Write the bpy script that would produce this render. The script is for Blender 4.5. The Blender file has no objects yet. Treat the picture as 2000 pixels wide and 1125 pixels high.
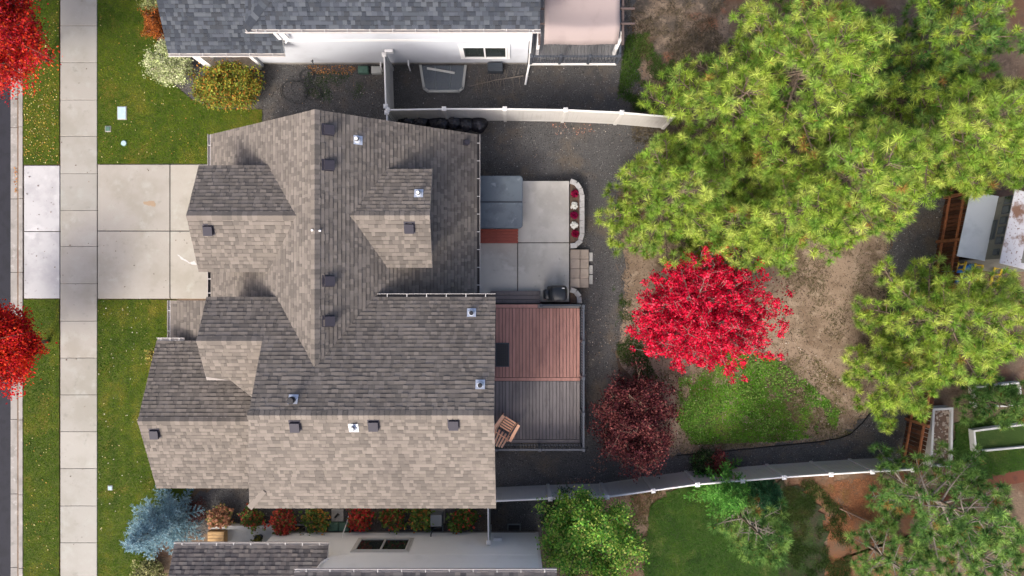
import bpy, bmesh, math, random
import numpy as np
from mathutils import Vector, Matrix

# ------------------------------------------------------------------ camera, sky, sun, exposure
H = 28.5            # drone height above the ground, metres
F = 1351.0          # focal length in photograph pixels
scene = bpy.context.scene
COL = scene.collection

cam_data = bpy.data.cameras.new("camera")
cam = bpy.data.objects.new("camera", cam_data)
COL.objects.link(cam)
cam.location = (0, 0, H)
cam.rotation_euler = (0, 0, 0)
cam_data.sensor_width = 36.0
cam_data.lens = 36.0 * F / 2000.0
cam_data.clip_end = 1000.0
scene.camera = cam

SUN_EL, SUN_AZ = math.radians(40.0), math.radians(211.0)     # azimuth clockwise from +Y
to_sun = Vector((math.sin(SUN_AZ) * math.cos(SUN_EL), math.cos(SUN_AZ) * math.cos(SUN_EL), math.sin(SUN_EL)))
world = bpy.data.worlds.new("World")
scene.world = world
world.use_nodes = True
wn = world.node_tree
wn.nodes.clear()
sky = wn.nodes.new("ShaderNodeTexSky")
sky.sky_type = 'NISHITA'
sky.sun_disc = False
sky.sun_elevation = SUN_EL
sky.sun_rotation = SUN_AZ
sky.air_density = 0.32
sky.dust_density = 3.6
sky.ozone_density = 0.0
bg = wn.nodes.new("ShaderNodeBackground")
bg.inputs[1].default_value = 0.15
wo = wn.nodes.new("ShaderNodeOutputWorld")
wn.links.new(sky.outputs[0], bg.inputs[0])
wn.links.new(bg.outputs[0], wo.inputs[0])

sd = bpy.data.lights.new("sun", 'SUN')
sd.energy = 0.5
sd.angle = math.radians(10.0)
sd.color = (1.0, 0.97, 0.87)
sun = bpy.data.objects.new("sun", sd)
COL.objects.link(sun)
sun.location = (-30, -45, 30)
sun.rotation_euler = (-to_sun).to_track_quat('-Z', 'Y').to_euler()

scene.view_settings.view_transform = 'Standard'
scene.view_settings.look = 'None'
scene.view_settings.gamma = 1.0
scene.view_settings.exposure = 1.75
scene.render.engine = 'CYCLES'
scene.cycles.max_bounces = 6
scene.cycles.transparent_max_bounces = 6

# ------------------------------------------------------------------ helpers
RNG = np.random.default_rng(7)
random.seed(7)


def P(px, py, z=0.0):
    """survey point of the photograph at a known height -> world"""
    return np.array([(px - 1000.0) / F * (H - z), (562.5 - py) / F * (H - z), z])


def PL(pts, z=0.0):
    return [tuple(P(x, y, z)[:2]) for x, y in pts]


class MB:
    def __init__(self):
        self.v = []; self.f = []; self.t = []; self.n = 0; self.tinted = False

    def add(self, verts, faces, tint=None):
        verts = np.asarray(verts, dtype=np.float64).reshape(-1, 3)
        self.v.append(verts)
        for fc in faces:
            self.f.append([i + self.n for i in fc])
        if tint is not None:
            self.tinted = True
        tt = (1, 1, 1) if tint is None else tint
        self.t.extend([tt] * len(faces))
        self.n += len(verts)
        return self

    def box(self, c, s, rz=0.0, tint=None, rx=0.0, ry=0.0):
        x, y, z = s[0] / 2, s[1] / 2, s[2] / 2
        v = [(-x, -y, -z), (x, -y, -z), (x, y, -z), (-x, y, -z), (-x, -y, z), (x, -y, z), (x, y, z), (-x, y, z)]
        m = Matrix.Translation(Vector(c)) @ Matrix.Rotation(rz, 4, 'Z') @ Matrix.Rotation(ry, 4, 'Y') @ Matrix.Rotation(rx, 4, 'X')
        v = [tuple(m @ Vector(p)) for p in v]
        return self.add(v, [(0, 3, 2, 1), (4, 5, 6, 7), (0, 1, 5, 4), (1, 2, 6, 5), (2, 3, 7, 6), (3, 0, 4, 7)], tint)

    def rbox(self, c, s, r=0.03, seg=2, rz=0.0, tint=None, rx=0.0, ry=0.0):
        bm = bmesh.new()
        bmesh.ops.create_cube(bm, size=1.0)
        bmesh.ops.scale(bm, vec=s, verts=bm.verts)
        bmesh.ops.bevel(bm, geom=list(bm.edges) + list(bm.verts), offset=r, segments=seg, affect='EDGES', profile=0.5)
        m = Matrix.Translation(Vector(c)) @ Matrix.Rotation(rz, 4, 'Z') @ Matrix.Rotation(ry, 4, 'Y') @ Matrix.Rotation(rx, 4, 'X')
        bm.verts.index_update()
        v = [tuple(m @ p.co) for p in bm.verts]
        f = [[q.index for q in fc.verts] for fc in bm.faces]
        bm.free()
        return self.add(v, f, tint)

    def prism(self, poly, z0, z1, tint=None):
        """vertical prism over a plan polygon; z0/z1 number or function of (x, y)"""
        a = 0.0
        for i in range(len(poly)):
            x0, y0 = poly[i]; x1, y1 = poly[(i + 1) % len(poly)]
            a += x0 * y1 - x1 * y0
        if a < 0:
            poly = poly[::-1]
        n = len(poly)
        g = lambda z, p: z(p[0], p[1]) if callable(z) else z
        v = [(p[0], p[1], g(z0, p)) for p in poly] + [(p[0], p[1], g(z1, p)) for p in poly]
        f = [list(range(n))[::-1], list(range(n, 2 * n))]
        for i in range(n):
            j = (i + 1) % n
            f.append((i, j, n + j, n + i))
        return self.add(v, f, tint)

    def tube(self, pts, r, seg=6, tint=None, cap=True):
        pts = [Vector(p) for p in pts]
        n = len(pts)
        rr = r if isinstance(r, (list, tuple, np.ndarray)) else [r] * n
        v = []; f = []
        for i, p in enumerate(pts):
            d = (pts[min(i + 1, n - 1)] - pts[max(i - 1, 0)])
            if d.length < 1e-9:
                d = Vector((0, 0, 1))
            d.normalize()
            a = d.orthogonal() if abs(d.z) > 0.95 else d.cross(Vector((0, 0, 1)))
            a.normalize()
            b = d.cross(a)
            for k in range(seg):
                t = 2 * math.pi * k / seg
                v.append(tuple(p + (a * math.cos(t) + b * math.sin(t)) * rr[i]))
        for i in range(n - 1):
            for k in range(seg):
                k2 = (k + 1) % seg
                f.append((i * seg + k, i * seg + k2, (i + 1) * seg + k2, (i + 1) * seg + k))
        if cap:
            f.append(tuple(range(seg))[::-1])
            f.append(tuple((n - 1) * seg + k for k in range(seg)))
        return self.add(v, f, tint)

    def lathe(self, c, prof, seg=16, tint=None, wob=0.0, sx=1.0, sy=1.0):
        v = []; f = []
        for (r, z) in prof:
            for k in range(seg):
                t = 2 * math.pi * k / seg
                w = 1 + wob * random.uniform(-1, 1)
                v.append((c[0] + r * w * sx * math.cos(t), c[1] + r * w * sy * math.sin(t), c[2] + z))
        for i in range(len(prof) - 1):
            for k in range(seg):
                k2 = (k + 1) % seg
                f.append((i * seg + k, i * seg + k2, (i + 1) * seg + k2, (i + 1) * seg + k))
        f.append(tuple(range(seg))[::-1])
        f.append(tuple((len(prof) - 1) * seg + k for k in range(seg)))
        return self.add(v, f, tint)

    def build(self, name, mat, parent=None, smooth=False):
        me = bpy.data.meshes.new(name)
        me.from_pydata([tuple(p) for p in np.concatenate(self.v)], [], self.f)
        if self.tinted:
            a = me.attributes.new("tint", 'FLOAT_COLOR', 'FACE')
            col = np.ones((len(self.f), 4), dtype=np.float32)
            col[:, :3] = np.array(self.t)
            a.data.foreach_set("color", col.ravel())
        if smooth:
            me.polygons.foreach_set("use_smooth", [True] * len(me.polygons))
        me.materials.append(mat)
        return link(bpy.data.objects.new(name, me), parent)


def soup(name, verts, nper, tints, mat, parent=None):
    """many separate small polygons with nper corners each; verts (N, nper, 3), tints (N, 3)"""
    verts = np.asarray(verts, dtype=np.float32)
    n = len(verts)
    me = bpy.data.meshes.new(name)
    me.vertices.add(n * nper)
    me.vertices.foreach_set("co", verts.ravel())
    me.loops.add(n * nper)
    me.loops.foreach_set("vertex_index", np.arange(n * nper, dtype=np.int32))
    me.polygons.add(n)
    me.polygons.foreach_set("loop_start", np.arange(0, n * nper, nper, dtype=np.int32))
    if tints is not None:
        a = me.attributes.new("tint", 'FLOAT_COLOR', 'FACE')
        c = np.ones((n, 4), dtype=np.float32)
        c[:, :3] = tints
        a.data.foreach_set("color", c.ravel())
    me.update()
    me.validate()
    me.materials.append(mat)
    return link(bpy.data.objects.new(name, me), parent)


ROOTM = {}


def link(o, parent=None):
    COL.objects.link(o)
    if parent is not None:
        o.parent = parent
        if parent.name in ROOTM:
            o.matrix_parent_inverse = ROOTM[parent.name].inverted()
    return o


def thing(name, label, cat, loc=(0, 0, 0), rz=0.0, group=None):
    o = bpy.data.objects.new(name, None)
    o.empty_display_size = 0.2
    COL.objects.link(o)
    o.location = loc
    o.rotation_euler = (0, 0, rz)
    ROOTM[o.name] = Matrix.Translation(Vector(loc)) @ Matrix.Rotation(rz, 4, 'Z')
    return tag(o, label, cat, group)


def tag(o, label, cat=None, group=None, kind=None):
    if label: o["label"] = label
    if cat: o["category"] = cat
    if group: o["group"] = group
    if kind: o["kind"] = kind
    return o


def struct(o, label=None, cat=None):
    o["kind"] = "structure"
    return tag(o, label, cat)


def stuff(o, label, cat=None):
    o["kind"] = "stuff"
    return tag(o, label, cat)


def copy_tree(o, parent=None):
    c = o.copy()
    COL.objects.link(c)
    c.parent = parent
    for ch in list(o.children):
        copy_tree(ch, c)
    return c


def inside(poly, x, y):
    """vectorised point in polygon"""
    x = np.asarray(x); y = np.asarray(y)
    r = np.zeros(x.shape, dtype=bool)
    n = len(poly)
    for i in range(n):
        x0, y0 = poly[i]; x1, y1 = poly[(i + 1) % n]
        if y0 == y1:
            continue
        c = ((y0 > y) != (y1 > y)) & (x < (x1 - x0) * (y - y0) / (y1 - y0) + x0)
        r ^= c
    return r


def scatter(poly, n):
    p = np.array(poly)
    lo, hi = p.min(0), p.max(0)
    q = RNG.uniform(lo, hi, (n * 3, 2))
    q = q[inside(poly, q[:, 0], q[:, 1])]
    return q[:n]


def wobble(poly, step=0.25, amp=0.08):
    """subdivide a plan polygon and roughen its outline"""
    out = []
    n = len(poly)
    for i in range(n):
        a = np.array(poly[i]); b = np.array(poly[(i + 1) % n])
        k = max(1, int(np.linalg.norm(b - a) / step))
        for j in range(k):
            p = a + (b - a) * j / k + RNG.normal(0, amp, 2)
            out.append((p[0], p[1]))
    return out


def arr(*c):
    return np.array(c, dtype=float)


# ------------------------------------------------------------------ materials
def M(name, base, layers=(), rough=0.85, tint=False, bump=None, spec=0.3, transl=0.0, metal=0.0, alpha=None):
    """layers: (colour, noise scale, low, high[, stretch]) blended over base in order"""
    m = bpy.data.materials.new(name)
    m.use_nodes = True
    nt = m.node_tree
    nt.nodes.clear()
    N = nt.nodes.new; L = nt.links.new
    out = N("ShaderNodeOutputMaterial")
    bs = N("ShaderNodeBsdfPrincipled")
    bs.inputs["Roughness"].default_value = rough
    bs.inputs["Specular IOR Level"].default_value = spec
    bs.inputs["Metallic"].default_value = metal
    tc = N("ShaderNodeTexCoord")
    rgb = N("ShaderNodeRGB")
    rgb.outputs[0].default_value = (*base, 1)
    cur = rgb.outputs[0]
    for i, ly in enumerate(layers):
        c, sc, lo, hi = ly[:4]
        src = tc.outputs["Object"]
        if len(ly) > 4:
            mp = N("ShaderNodeMapping")
            mp.inputs["Scale"].default_value = ly[4]
            L(src, mp.inputs[0]); src = mp.outputs[0]
        no = N("ShaderNodeTexNoise")
        no.inputs["Scale"].default_value = sc
        no.inputs["Detail"].default_value = 5
        no.inputs["Roughness"].default_value = 0.6
        L(src, no.inputs["Vector"])
        mr = N("ShaderNodeMapRange")
        mr.interpolation_type = 'SMOOTHSTEP'
        mr.inputs["From Min"].default_value = lo
        mr.inputs["From Max"].default_value = hi
        L(no.outputs["Fac"], mr.inputs["Value"])
        mx = N("ShaderNodeMix"); mx.data_type = 'RGBA'
        L(mr.outputs[0], mx.inputs["Factor"])
        L(cur, mx.inputs["A"])
        mx.inputs["B"].default_value = (*c, 1)
        cur = mx.outputs["Result"]
    if tint:
        at = N("ShaderNodeAttribute"); at.attribute_name = "tint"
        mx = N("ShaderNodeMix"); mx.data_type = 'RGBA'; mx.blend_type = 'MULTIPLY'
        mx.inputs["Factor"].default_value = 1.0
        L(cur, mx.inputs["A"]); L(at.outputs["Color"], mx.inputs["B"])
        cur = mx.outputs["Result"]
    L(cur, bs.inputs["Base Color"])
    if bump:
        no = N("ShaderNodeTexNoise")
        no.inputs["Scale"].default_value = bump[0]
        no.inputs["Detail"].default_value = 4
        L(tc.outputs["Object"], no.inputs["Vector"])
        bp = N("ShaderNodeBump")
        bp.inputs["Strength"].default_value = bump[1]
        bp.inputs["Distance"].default_value = bump[2] if len(bump) > 2 else 0.02
        L(no.outputs["Fac"], bp.inputs["Height"])
        L(bp.outputs[0], bs.inputs["Normal"])
    sh = bs.outputs[0]
    if transl > 0:
        tr = N("ShaderNodeBsdfTranslucent")
        L(cur, tr.inputs["Color"])
        ms = N("ShaderNodeMixShader")
        ms.inputs[0].default_value = transl
        L(sh, ms.inputs[1]); L(tr.outputs[0], ms.inputs[2])
        sh = ms.outputs[0]
    if alpha is not None:
        tp = N("ShaderNodeBsdfTransparent")
        ms = N("ShaderNodeMixShader")
        ms.inputs[0].default_value = alpha
        L(tp.outputs[0], ms.inputs[1]); L(sh, ms.inputs[2])
        sh = ms.outputs[0]
    L(sh, out.inputs[0])
    return m


MAT = {}
MAT["dirt"] = M("dirt", (0.135, 0.095, 0.062), [((0.085, 0.058, 0.038), 1.2, 0.45, 0.65), ((0.18, 0.13, 0.088), 3.5, 0.5, 0.7),
                                             ((0.08, 0.055, 0.04), 9.0, 0.58, 0.72), ((0.115, 0.062, 0.036), 0.45, 0.5, 0.62)], bump=(14, 0.6, 0.04))
MAT["yard_dirt"] = M("yard_dirt", (0.235, 0.175, 0.122), [((0.155, 0.112, 0.074), 0.7, 0.42, 0.62), ((0.28, 0.218, 0.156), 2.5, 0.5, 0.7),
                                                ((0.10, 0.07, 0.05), 11.0, 0.6, 0.7)], bump=(18, 0.6, 0.03))
MAT["brush"] = M("brush", (0.17, 0.125, 0.088), [((0.075, 0.062, 0.048), 0.8, 0.42, 0.6), ((0.23, 0.175, 0.125), 2.2, 0.5, 0.68), ((0.20, 0.09, 0.05), 0.5, 0.56, 0.68),
                                     ((0.06, 0.05, 0.04), 10, 0.52, 0.66)], bump=(18, 0.8, 0.04))
MAT["litter"] = M("litter", (0.125, 0.062, 0.032), [((0.19, 0.062, 0.022), 2.2, 0.5, 0.66), ((0.095, 0.06, 0.036), 1.1, 0.48, 0.62),
                                         ((0.09, 0.06, 0.04), 12, 0.55, 0.7), ((0.11, 0.10, 0.03), 0.9, 0.58, 0.7)], bump=(22, 0.7, 0.03))
MAT["gravel"] = M("gravel", (0.098, 0.097, 0.095), [((0.045, 0.044, 0.045), 26, 0.45, 0.62), ((0.202, 0.196, 0.193), 34, 0.58, 0.72),
                                           ((0.120, 0.102, 0.081), 0.6, 0.48, 0.66), ((0.070, 0.068, 0.068), 1.6, 0.5, 0.66)], bump=(30, 1.0, 0.05))
MAT["pebble"] = M("pebble", (1, 1, 1), tint=True, rough=0.9)
MAT["asphalt"] = M("asphalt", (0.019, 0.020, 0.027), [((0.015, 0.016, 0.021), 3, 0.45, 0.65), ((0.037, 0.039, 0.045), 90, 0.6, 0.75)], bump=(120, 0.4, 0.01))
CON_L = [((0.257, 0.244, 0.211), 0.55, 0.42, 0.66), ((0.325, 0.321, 0.291), 1.7, 0.5, 0.75), ((0.205, 0.193, 0.171), 2.6, 0.58, 0.8),
         ((0.265, 0.254, 0.227), 60, 0.5, 0.7), ((0.151, 0.139, 0.121), 9, 0.68, 0.76)]
MAT["concrete"] = M("concrete", (0.304, 0.289, 0.261), CON_L, tint=True, bump=(60, 0.15, 0.01))
MAT["apron"] = M("apron", (0.396, 0.396, 0.396), [((0.324, 0.324, 0.329), 0.8, 0.42, 0.62), ((0.450, 0.450, 0.450), 1.5, 0.55, 0.7),
                                     ((0.243, 0.234, 0.225), 6, 0.62, 0.74)], tint=True, bump=(60, 0.15, 0.01))
MAT["curb"] = M("curb", (0.279, 0.266, 0.243), [((0.207, 0.198, 0.180), 1.4, 0.45, 0.65), ((0.387, 0.369, 0.342), 4, 0.55, 0.75)], bump=(60, 0.2, 0.01))
MAT["joint"] = M("joint", (0.05, 0.045, 0.04), [((0.09, 0.08, 0.06), 8, 0.5, 0.7)])
MAT["stain"] = M("stain", (1, 1, 1), tint=True, rough=0.8)
MAT["patio"] = M("patio", (0.445, 0.433, 0.392), [((0.382, 0.369, 0.329), 0.9, 0.45, 0.65), ((0.488, 0.476, 0.435), 2, 0.5, 0.72), ((0.297, 0.289, 0.265), 5, 0.62, 0.78)],
                 tint=True, bump=(50, 0.12, 0.01))
MAT["lawn_soil"] = M("lawn_soil", (0.062, 0.083, 0.006), [((0.042, 0.064, 0.004), 1.1, 0.45, 0.62), ((0.124, 0.106, 0.012), 0.8, 0.52, 0.68),
                                               ((0.040, 0.059, 0.009), 14, 0.5, 0.7)], bump=(40, 0.8, 0.03))
MAT["lawn_dark"] = M("lawn_dark", (0.030, 0.062, 0.007), [((0.020, 0.043, 0.005), 1.1, 0.45, 0.62), ((0.080, 0.102, 0.022), 0.8, 0.52, 0.68)], bump=(40, 0.8, 0.03))
MAT["grass"] = M("grass", (1, 1, 1), tint=True, rough=0.7, transl=0.25, spec=0.08)
MAT["leaf"] = M("leaf", (1, 1, 1), tint=True, rough=0.6, transl=0.35, spec=0.08)
MAT["needle"] = M("needle", (1, 1, 1), tint=True, rough=0.5, transl=0.3, spec=0.08)
MAT["dry_leaf"] = M("dry_leaf", (1, 1, 1), tint=True, rough=0.8, transl=0.2, spec=0.08)
MAT["bark"] = M("bark", (0.17, 0.125, 0.09), [((0.09, 0.07, 0.055), 14, 0.45, 0.62), ((0.26, 0.20, 0.15), 5, 0.55, 0.7)], bump=(25, 0.8, 0.03))
MAT["pale_bark"] = M("pale_bark", (0.22, 0.19, 0.16), [((0.13, 0.115, 0.10), 12, 0.5, 0.65)], bump=(25, 0.5, 0.02))
MAT["shingle"] = M("shingle", (1, 1, 1), [((0.86, 0.86, 0.87), 0.35, 0.42, 0.66), ((0.84, 0.83, 0.82), 120, 0.5, 0.62)], tint=True, rough=0.95, bump=(250, 0.3, 0.004), spec=0.15)
MAT["roof_trim"] = M("roof_trim", (0.20, 0.18, 0.165), rough=0.6)
MAT["white_trim"] = M("white_trim", (0.74, 0.74, 0.73), [((0.62, 0.62, 0.60), 3, 0.55, 0.8)], rough=0.5)
MAT["house_wall"] = M("house_wall", (0.42, 0.38, 0.33), [((0.36, 0.33, 0.28), 2, 0.5, 0.7)], rough=0.7)
MAT["white_siding"] = M("white_siding", (0.47, 0.495, 0.53), [((0.42, 0.44, 0.47), 0.7, 0.5, 0.7)], rough=0.6)
MAT["cream_siding"] = M("cream_siding", (0.78, 0.80, 0.77), [((0.72, 0.735, 0.70), 0.6, 0.5, 0.7)], rough=0.6)
MAT["gutter_dark"] = M("gutter_dark", (0.035, 0.032, 0.032), rough=0.5)
MAT["gutter_white"] = M("gutter_white", (0.44, 0.42, 0.40), [((0.40, 0.37, 0.34), 5, 0.5, 0.7)], rough=0.5)
MAT["hanger"] = M("hanger", (0.50, 0.49, 0.47), rough=0.5)
MAT["vent"] = M("vent", (0.036, 0.034, 0.044), rough=0.6, spec=0.2)
MAT["black_plastic"] = M("black_plastic", (0.012, 0.012, 0.014), rough=0.35, spec=0.5)
MAT["bag"] = M("bag", (0.010, 0.010, 0.016), rough=0.25, spec=0.6, bump=(9, 0.9, 0.06))
MAT["flashing"] = M("flashing", (0.50, 0.54, 0.60), rough=0.35, metal=0.3)
MAT["vinyl"] = M("vinyl", (0.50, 0.49, 0.465), [((0.45, 0.44, 0.41), 1.5, 0.5, 0.75)], rough=0.45)
MAT["vinyl_post"] = M("vinyl_post", (0.55, 0.54, 0.51), rough=0.45)
MAT["vinyl_cap"] = M("vinyl_cap", (0.74, 0.73, 0.70), rough=0.4)
MAT["deck_red"] = M("deck_red", (0.338, 0.177, 0.145), [((0.275, 0.143, 0.119), 2.0, 0.45, 0.65, (4, 0.7, 1)), ((0.326, 0.184, 0.156), 6, 0.55, 0.75, (6, 0.6, 1))], tint=True, rough=0.6)
MAT["deck_gray"] = M("deck_gray", (0.170, 0.154, 0.153), [((0.136, 0.124, 0.123), 2.0, 0.45, 0.65, (4, 0.7, 1)), ((0.170, 0.154, 0.154), 6, 0.55, 0.75, (6, 0.6, 1))], tint=True, rough=0.6)
MAT["rail_metal"] = M("rail_metal", (0.055, 0.063, 0.078), rough=0.4, spec=0.5)
MAT["tub_cover"] = M("tub_cover", (0.105, 0.128, 0.148), [((0.082, 0.10, 0.118), 2.4, 0.45, 0.65), ((0.19, 0.22, 0.25), 3.2, 0.6, 0.75), ((0.30, 0.33, 0.36), 7, 0.70, 0.78)], rough=0.5, bump=(5, 0.15, 0.03))
MAT["tub_side"] = M("tub_side", (0.16, 0.07, 0.04), rough=0.6)
MAT["redwood"] = M("redwood", (0.26, 0.062, 0.04), [((0.20, 0.045, 0.03), 6, 0.45, 0.65, (1, 8, 1))], rough=0.5)
MAT["block"] = M("block", (0.40, 0.395, 0.38), [((0.30, 0.295, 0.28), 9, 0.5, 0.7), ((0.46, 0.45, 0.44), 22, 0.5, 0.7)], tint=True, bump=(40, 0.4, 0.02))
MAT["tread"] = M("tread", (0.30, 0.255, 0.21), [((0.25, 0.21, 0.175), 3, 0.5, 0.7)], tint=True, rough=0.8)
MAT["soil"] = M("soil", (0.13, 0.085, 0.06), [((0.08, 0.055, 0.04), 9, 0.5, 0.65), ((0.19, 0.13, 0.09), 18, 0.58, 0.7)], bump=(30, 0.8, 0.03))
MAT["grill_cover"] = M("grill_cover", (0.014, 0.018, 0.022), rough=0.42, spec=0.45, bump=(7, 0.35, 0.03))
MAT["mat_rubber"] = M("mat_rubber", (0.018, 0.022, 0.028), rough=0.6)
MAT["salmon"] = M("salmon", (0.97, 0.55, 0.34), [((0.95, 0.50, 0.30), 4, 0.5, 0.7)], rough=0.6)
MAT["glass"] = M("glass", (0.02, 0.028, 0.026), rough=0.06, spec=0.8)
MAT["well_cover"] = M("well_cover", (0.16, 0.19, 0.22), rough=0.12, spec=0.6, alpha=0.45)
MAT["well_frame"] = M("well_frame", (0.36, 0.37, 0.35), rough=0.5)
MAT["slate"] = M("slate", (0.045, 0.055, 0.068), rough=0.5)
MAT["canvas"] = M("canvas", (0.277, 0.231, 0.223), [((0.244, 0.202, 0.197), 1.2, 0.5, 0.7)], rough=0.9)
MAT["n_deck"] = M("n_deck", (0.185, 0.185, 0.185), [((0.14, 0.14, 0.14), 4, 0.5, 0.7)], tint=True, rough=0.6)
MAT["pergola"] = M("pergola", (0.10, 0.075, 0.07), rough=0.6)
MAT["green_lid"] = M("green_lid", (0.07, 0.14, 0.105), [((0.05, 0.10, 0.08), 9, 0.5, 0.7)], rough=0.6)
MAT["pale_lid"] = M("pale_lid", (0.34, 0.46, 0.50), [((0.44, 0.55, 0.58), 9, 0.5, 0.7), ((0.22, 0.30, 0.32), 14, 0.62, 0.75)], rough=0.6)
MAT["grey_box"] = M("grey_box", (0.19, 0.21, 0.22), rough=0.5)
MAT["hose"] = M("hose", (0.035, 0.037, 0.038), rough=0.45)
MAT["wood"] = M("wood", (0.20, 0.085, 0.038), [((0.12, 0.055, 0.03), 5, 0.45, 0.65)], tint=True, rough=0.8)
MAT["tan_wood"] = M("tan_wood", (0.42, 0.27, 0.12), [((0.34, 0.21, 0.09), 5, 0.45, 0.65)], rough=0.7)
MAT["metal_roof"] = M("metal_roof", (0.36, 0.40, 0.44), [((0.29, 0.33, 0.37), 1.2, 0.5, 0.7)], rough=0.5, metal=0.1)
MAT["rusty_roof"] = M("rusty_roof", (0.42, 0.42, 0.43), [((0.15, 0.085, 0.055), 1.3, 0.52, 0.64), ((0.13, 0.06, 0.035), 11, 0.58, 0.66)], rough=0.7)
MAT["shed_wall"] = M("shed_wall", (0.13, 0.13, 0.11), [((0.09, 0.09, 0.08), 4, 0.5, 0.7)], rough=0.7)
MAT["yellow"] = M("yellow", (0.34, 0.24, 0.02), rough=0.4)
MAT["blue"] = M("blue", (0.02, 0.12, 0.35), rough=0.4)
MAT["mulch"] = M("mulch", (0.022, 0.026, 0.010), [((0.035, 0.028, 0.015), 4, 0.5, 0.66), ((0.018, 0.034, 0.008), 1.5, 0.5, 0.62)], bump=(30, 1.0, 0.04))
MAT["clay"] = M("clay", (0.11, 0.038, 0.02), [((0.08, 0.03, 0.018), 3, 0.5, 0.7)], bump=(40, 0.5, 0.02))
MAT["bed_frame"] = M("bed_frame", (0.50, 0.50, 0.47), [((0.42, 0.41, 0.38), 4, 0.5, 0.75)], rough=0.7)
MAT["white_petal"] = M("white_petal", (0.72, 0.72, 0.68), rough=0.6)
MAT["decal"] = M("decal", (0.62, 0.62, 0.60), rough=0.5)
MAT["edging"] = M("edging", (0.012, 0.012, 0.012), rough=0.6)

# ------------------------------------------------------------------ ground, road, pavement
mb = MB()
mb.add([(-20.4, -160, -0.02), (160, -160, -0.02), (160, 160, -0.02), (-20.4, 160, -0.02)], [(0, 1, 2, 3)])
mb.add([(-160, -160, -0.02), (-31.5, -160, -0.02), (-31.5, 160, -0.02), (-160, 160, -0.02)], [(0, 1, 2, 3)])
struct(mb.build("ground", MAT["dirt"]), "bare brown earth under everything")


def sheet(name, poly, z, mat, label=None):
    m = MB()
    m.add([(x, y, z) for x, y in poly], [list(range(len(poly)))])
    # keep normals up
    o = m.build(name, mat)
    a = sum(poly[i][0] * poly[(i + 1) % len(poly)][1] - poly[(i + 1) % len(poly)][0] * poly[i][1] for i in range(len(poly)))
    if a < 0:
        o.data.flip_normals()
    bm = bmesh.new(); bm.from_mesh(o.data)
    bmesh.ops.triangulate(bm, faces=bm.faces); bm.to_mesh(o.data); bm.free()
    return struct(o, label)


gravel_poly = PL([(300, -60), (300, 330), (420, 400), (420, 950), (352, 978), (350, 1045), (1062, 1045), (1062, 978), (1180, 962), (1450, 926),
                  (1780, 905), (1822, 640), (1850, 365), (1760, 400), (1738, 470), (1733, 560), (1725, 760), (1698, 806),
                  (1655, 852), (1600, 862), (1500, 872), (1420, 880), (1340, 888), (1295, 880), (1260, 800), (1215, 745),
                  (1200, 690), (1222, 610), (1218, 560), (1215, 480), (1200, 400), (1230, 320), (1280, 260), (1240, 130), (1232, 0), (1225, -60)])
sheet("gravel", wobble(gravel_poly, 0.22, 0.10), 0.0, MAT["gravel"], "dark grey rock mulch round the houses")
yard_poly = PL([(1175, 470), (1215, 560), (1210, 700), (1260, 780), (1310, 890), (1500, 876), (1655, 856), (1700, 806), (1726, 760),
                (1735, 560), (1740, 470), (1700, 420), (1400, 420)])
sheet("yard", wobble(yard_poly, 0.3, 0.05), -0.006, MAT["yard_dirt"], "pale bare earth of the back yard")
litter_poly = PL([(1545, 945), (1760, 915), (1800, 960), (1760, 1150), (1560, 1180), (1600, 1080), (1625, 1010)])
sheet("needle_litter", wobble(litter_poly, 0.2, 0.12), -0.005, MAT["litter"], "red-brown pine needle litter behind the white fence")
brush_poly = PL([(1235, -60), (1420, -60), (1430, 160), (1330, 300), (1270, 290), (1245, 150)])
sheet("brush_ground", wobble(brush_poly, 0.25, 0.1), -0.004, MAT["brush"], "dry brown ground beside the far deck")
mulch_poly = PL([(1480, 940), (1550, 945), (1595, 980), (1618, 1040), (1620, 1100), (1600, 1160), (1540, 1160), (1490, 1060), (1440, 990)])
sheet("mulch", wobble(mulch_poly, 0.15, 0.10), 0.028, MAT["mulch"], "dark mulch under the cedars")
clay_poly = PL([(1800, 975), (1880, 948), (2100, 880), (2100, 915), (1890, 968), (1820, 1000)])
sheet("clay_path", wobble(clay_poly, 0.3, 0.02), 0.004, MAT["clay"], "terracotta coloured path at the far right")

XR = P(18, 0)[0]; XG = P(37, 0)[0]; XC = P(45, 0)[0]; XS0 = P(117, 0)[0]; XS1 = P(189, 0)[0]
sheet("road", [(-32, -160), (XR + 0.01, -160), (XR + 0.01, 160), (-32, 160)], -0.09, MAT["asphalt"], "blue-grey asphalt street")
# gutter and kerb in cast lengths
kerb = MB().box(((XR + XC) / 2, 0, -0.16), (XC - XR - 0.02, 80, 0.08)).build("kerb", MAT["joint"])
struct(kerb, "pale concrete kerb and gutter along the street")
joints = [-400, -255, -110, 36, 248, 388, 532, 680, 820, 966, 1110, 1260, 1410]
for a, b in zip(joints[:-1], joints[1:]):
    y0, y1 = P(0, b)[1], P(0, a)[1]
    m = MB()
    g = 0.012
    # rolled profile
    prof = [(XR, -0.082), (XR + 0.30, -0.10), (XG - 0.06, -0.085), (XG, 0.02), (XG + 0.03, 0.035), (XC, 0.035), (XC, -0.12), (XR, -0.12)]
    v = [(x, y0 + g, z) for x, z in prof] + [(x, y1 - g, z) for x, z in prof]
    n = len(prof)
    m.add(v, [tuple(range(n)), tuple(range(2 * n - 1, n - 1, -1))] + [(i, (i + 1) % n + 0, n + (i + 1) % n, n + i)[::-1] for i in range(n)])
    m.build("kerb_length", MAT["curb"], kerb)


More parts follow.
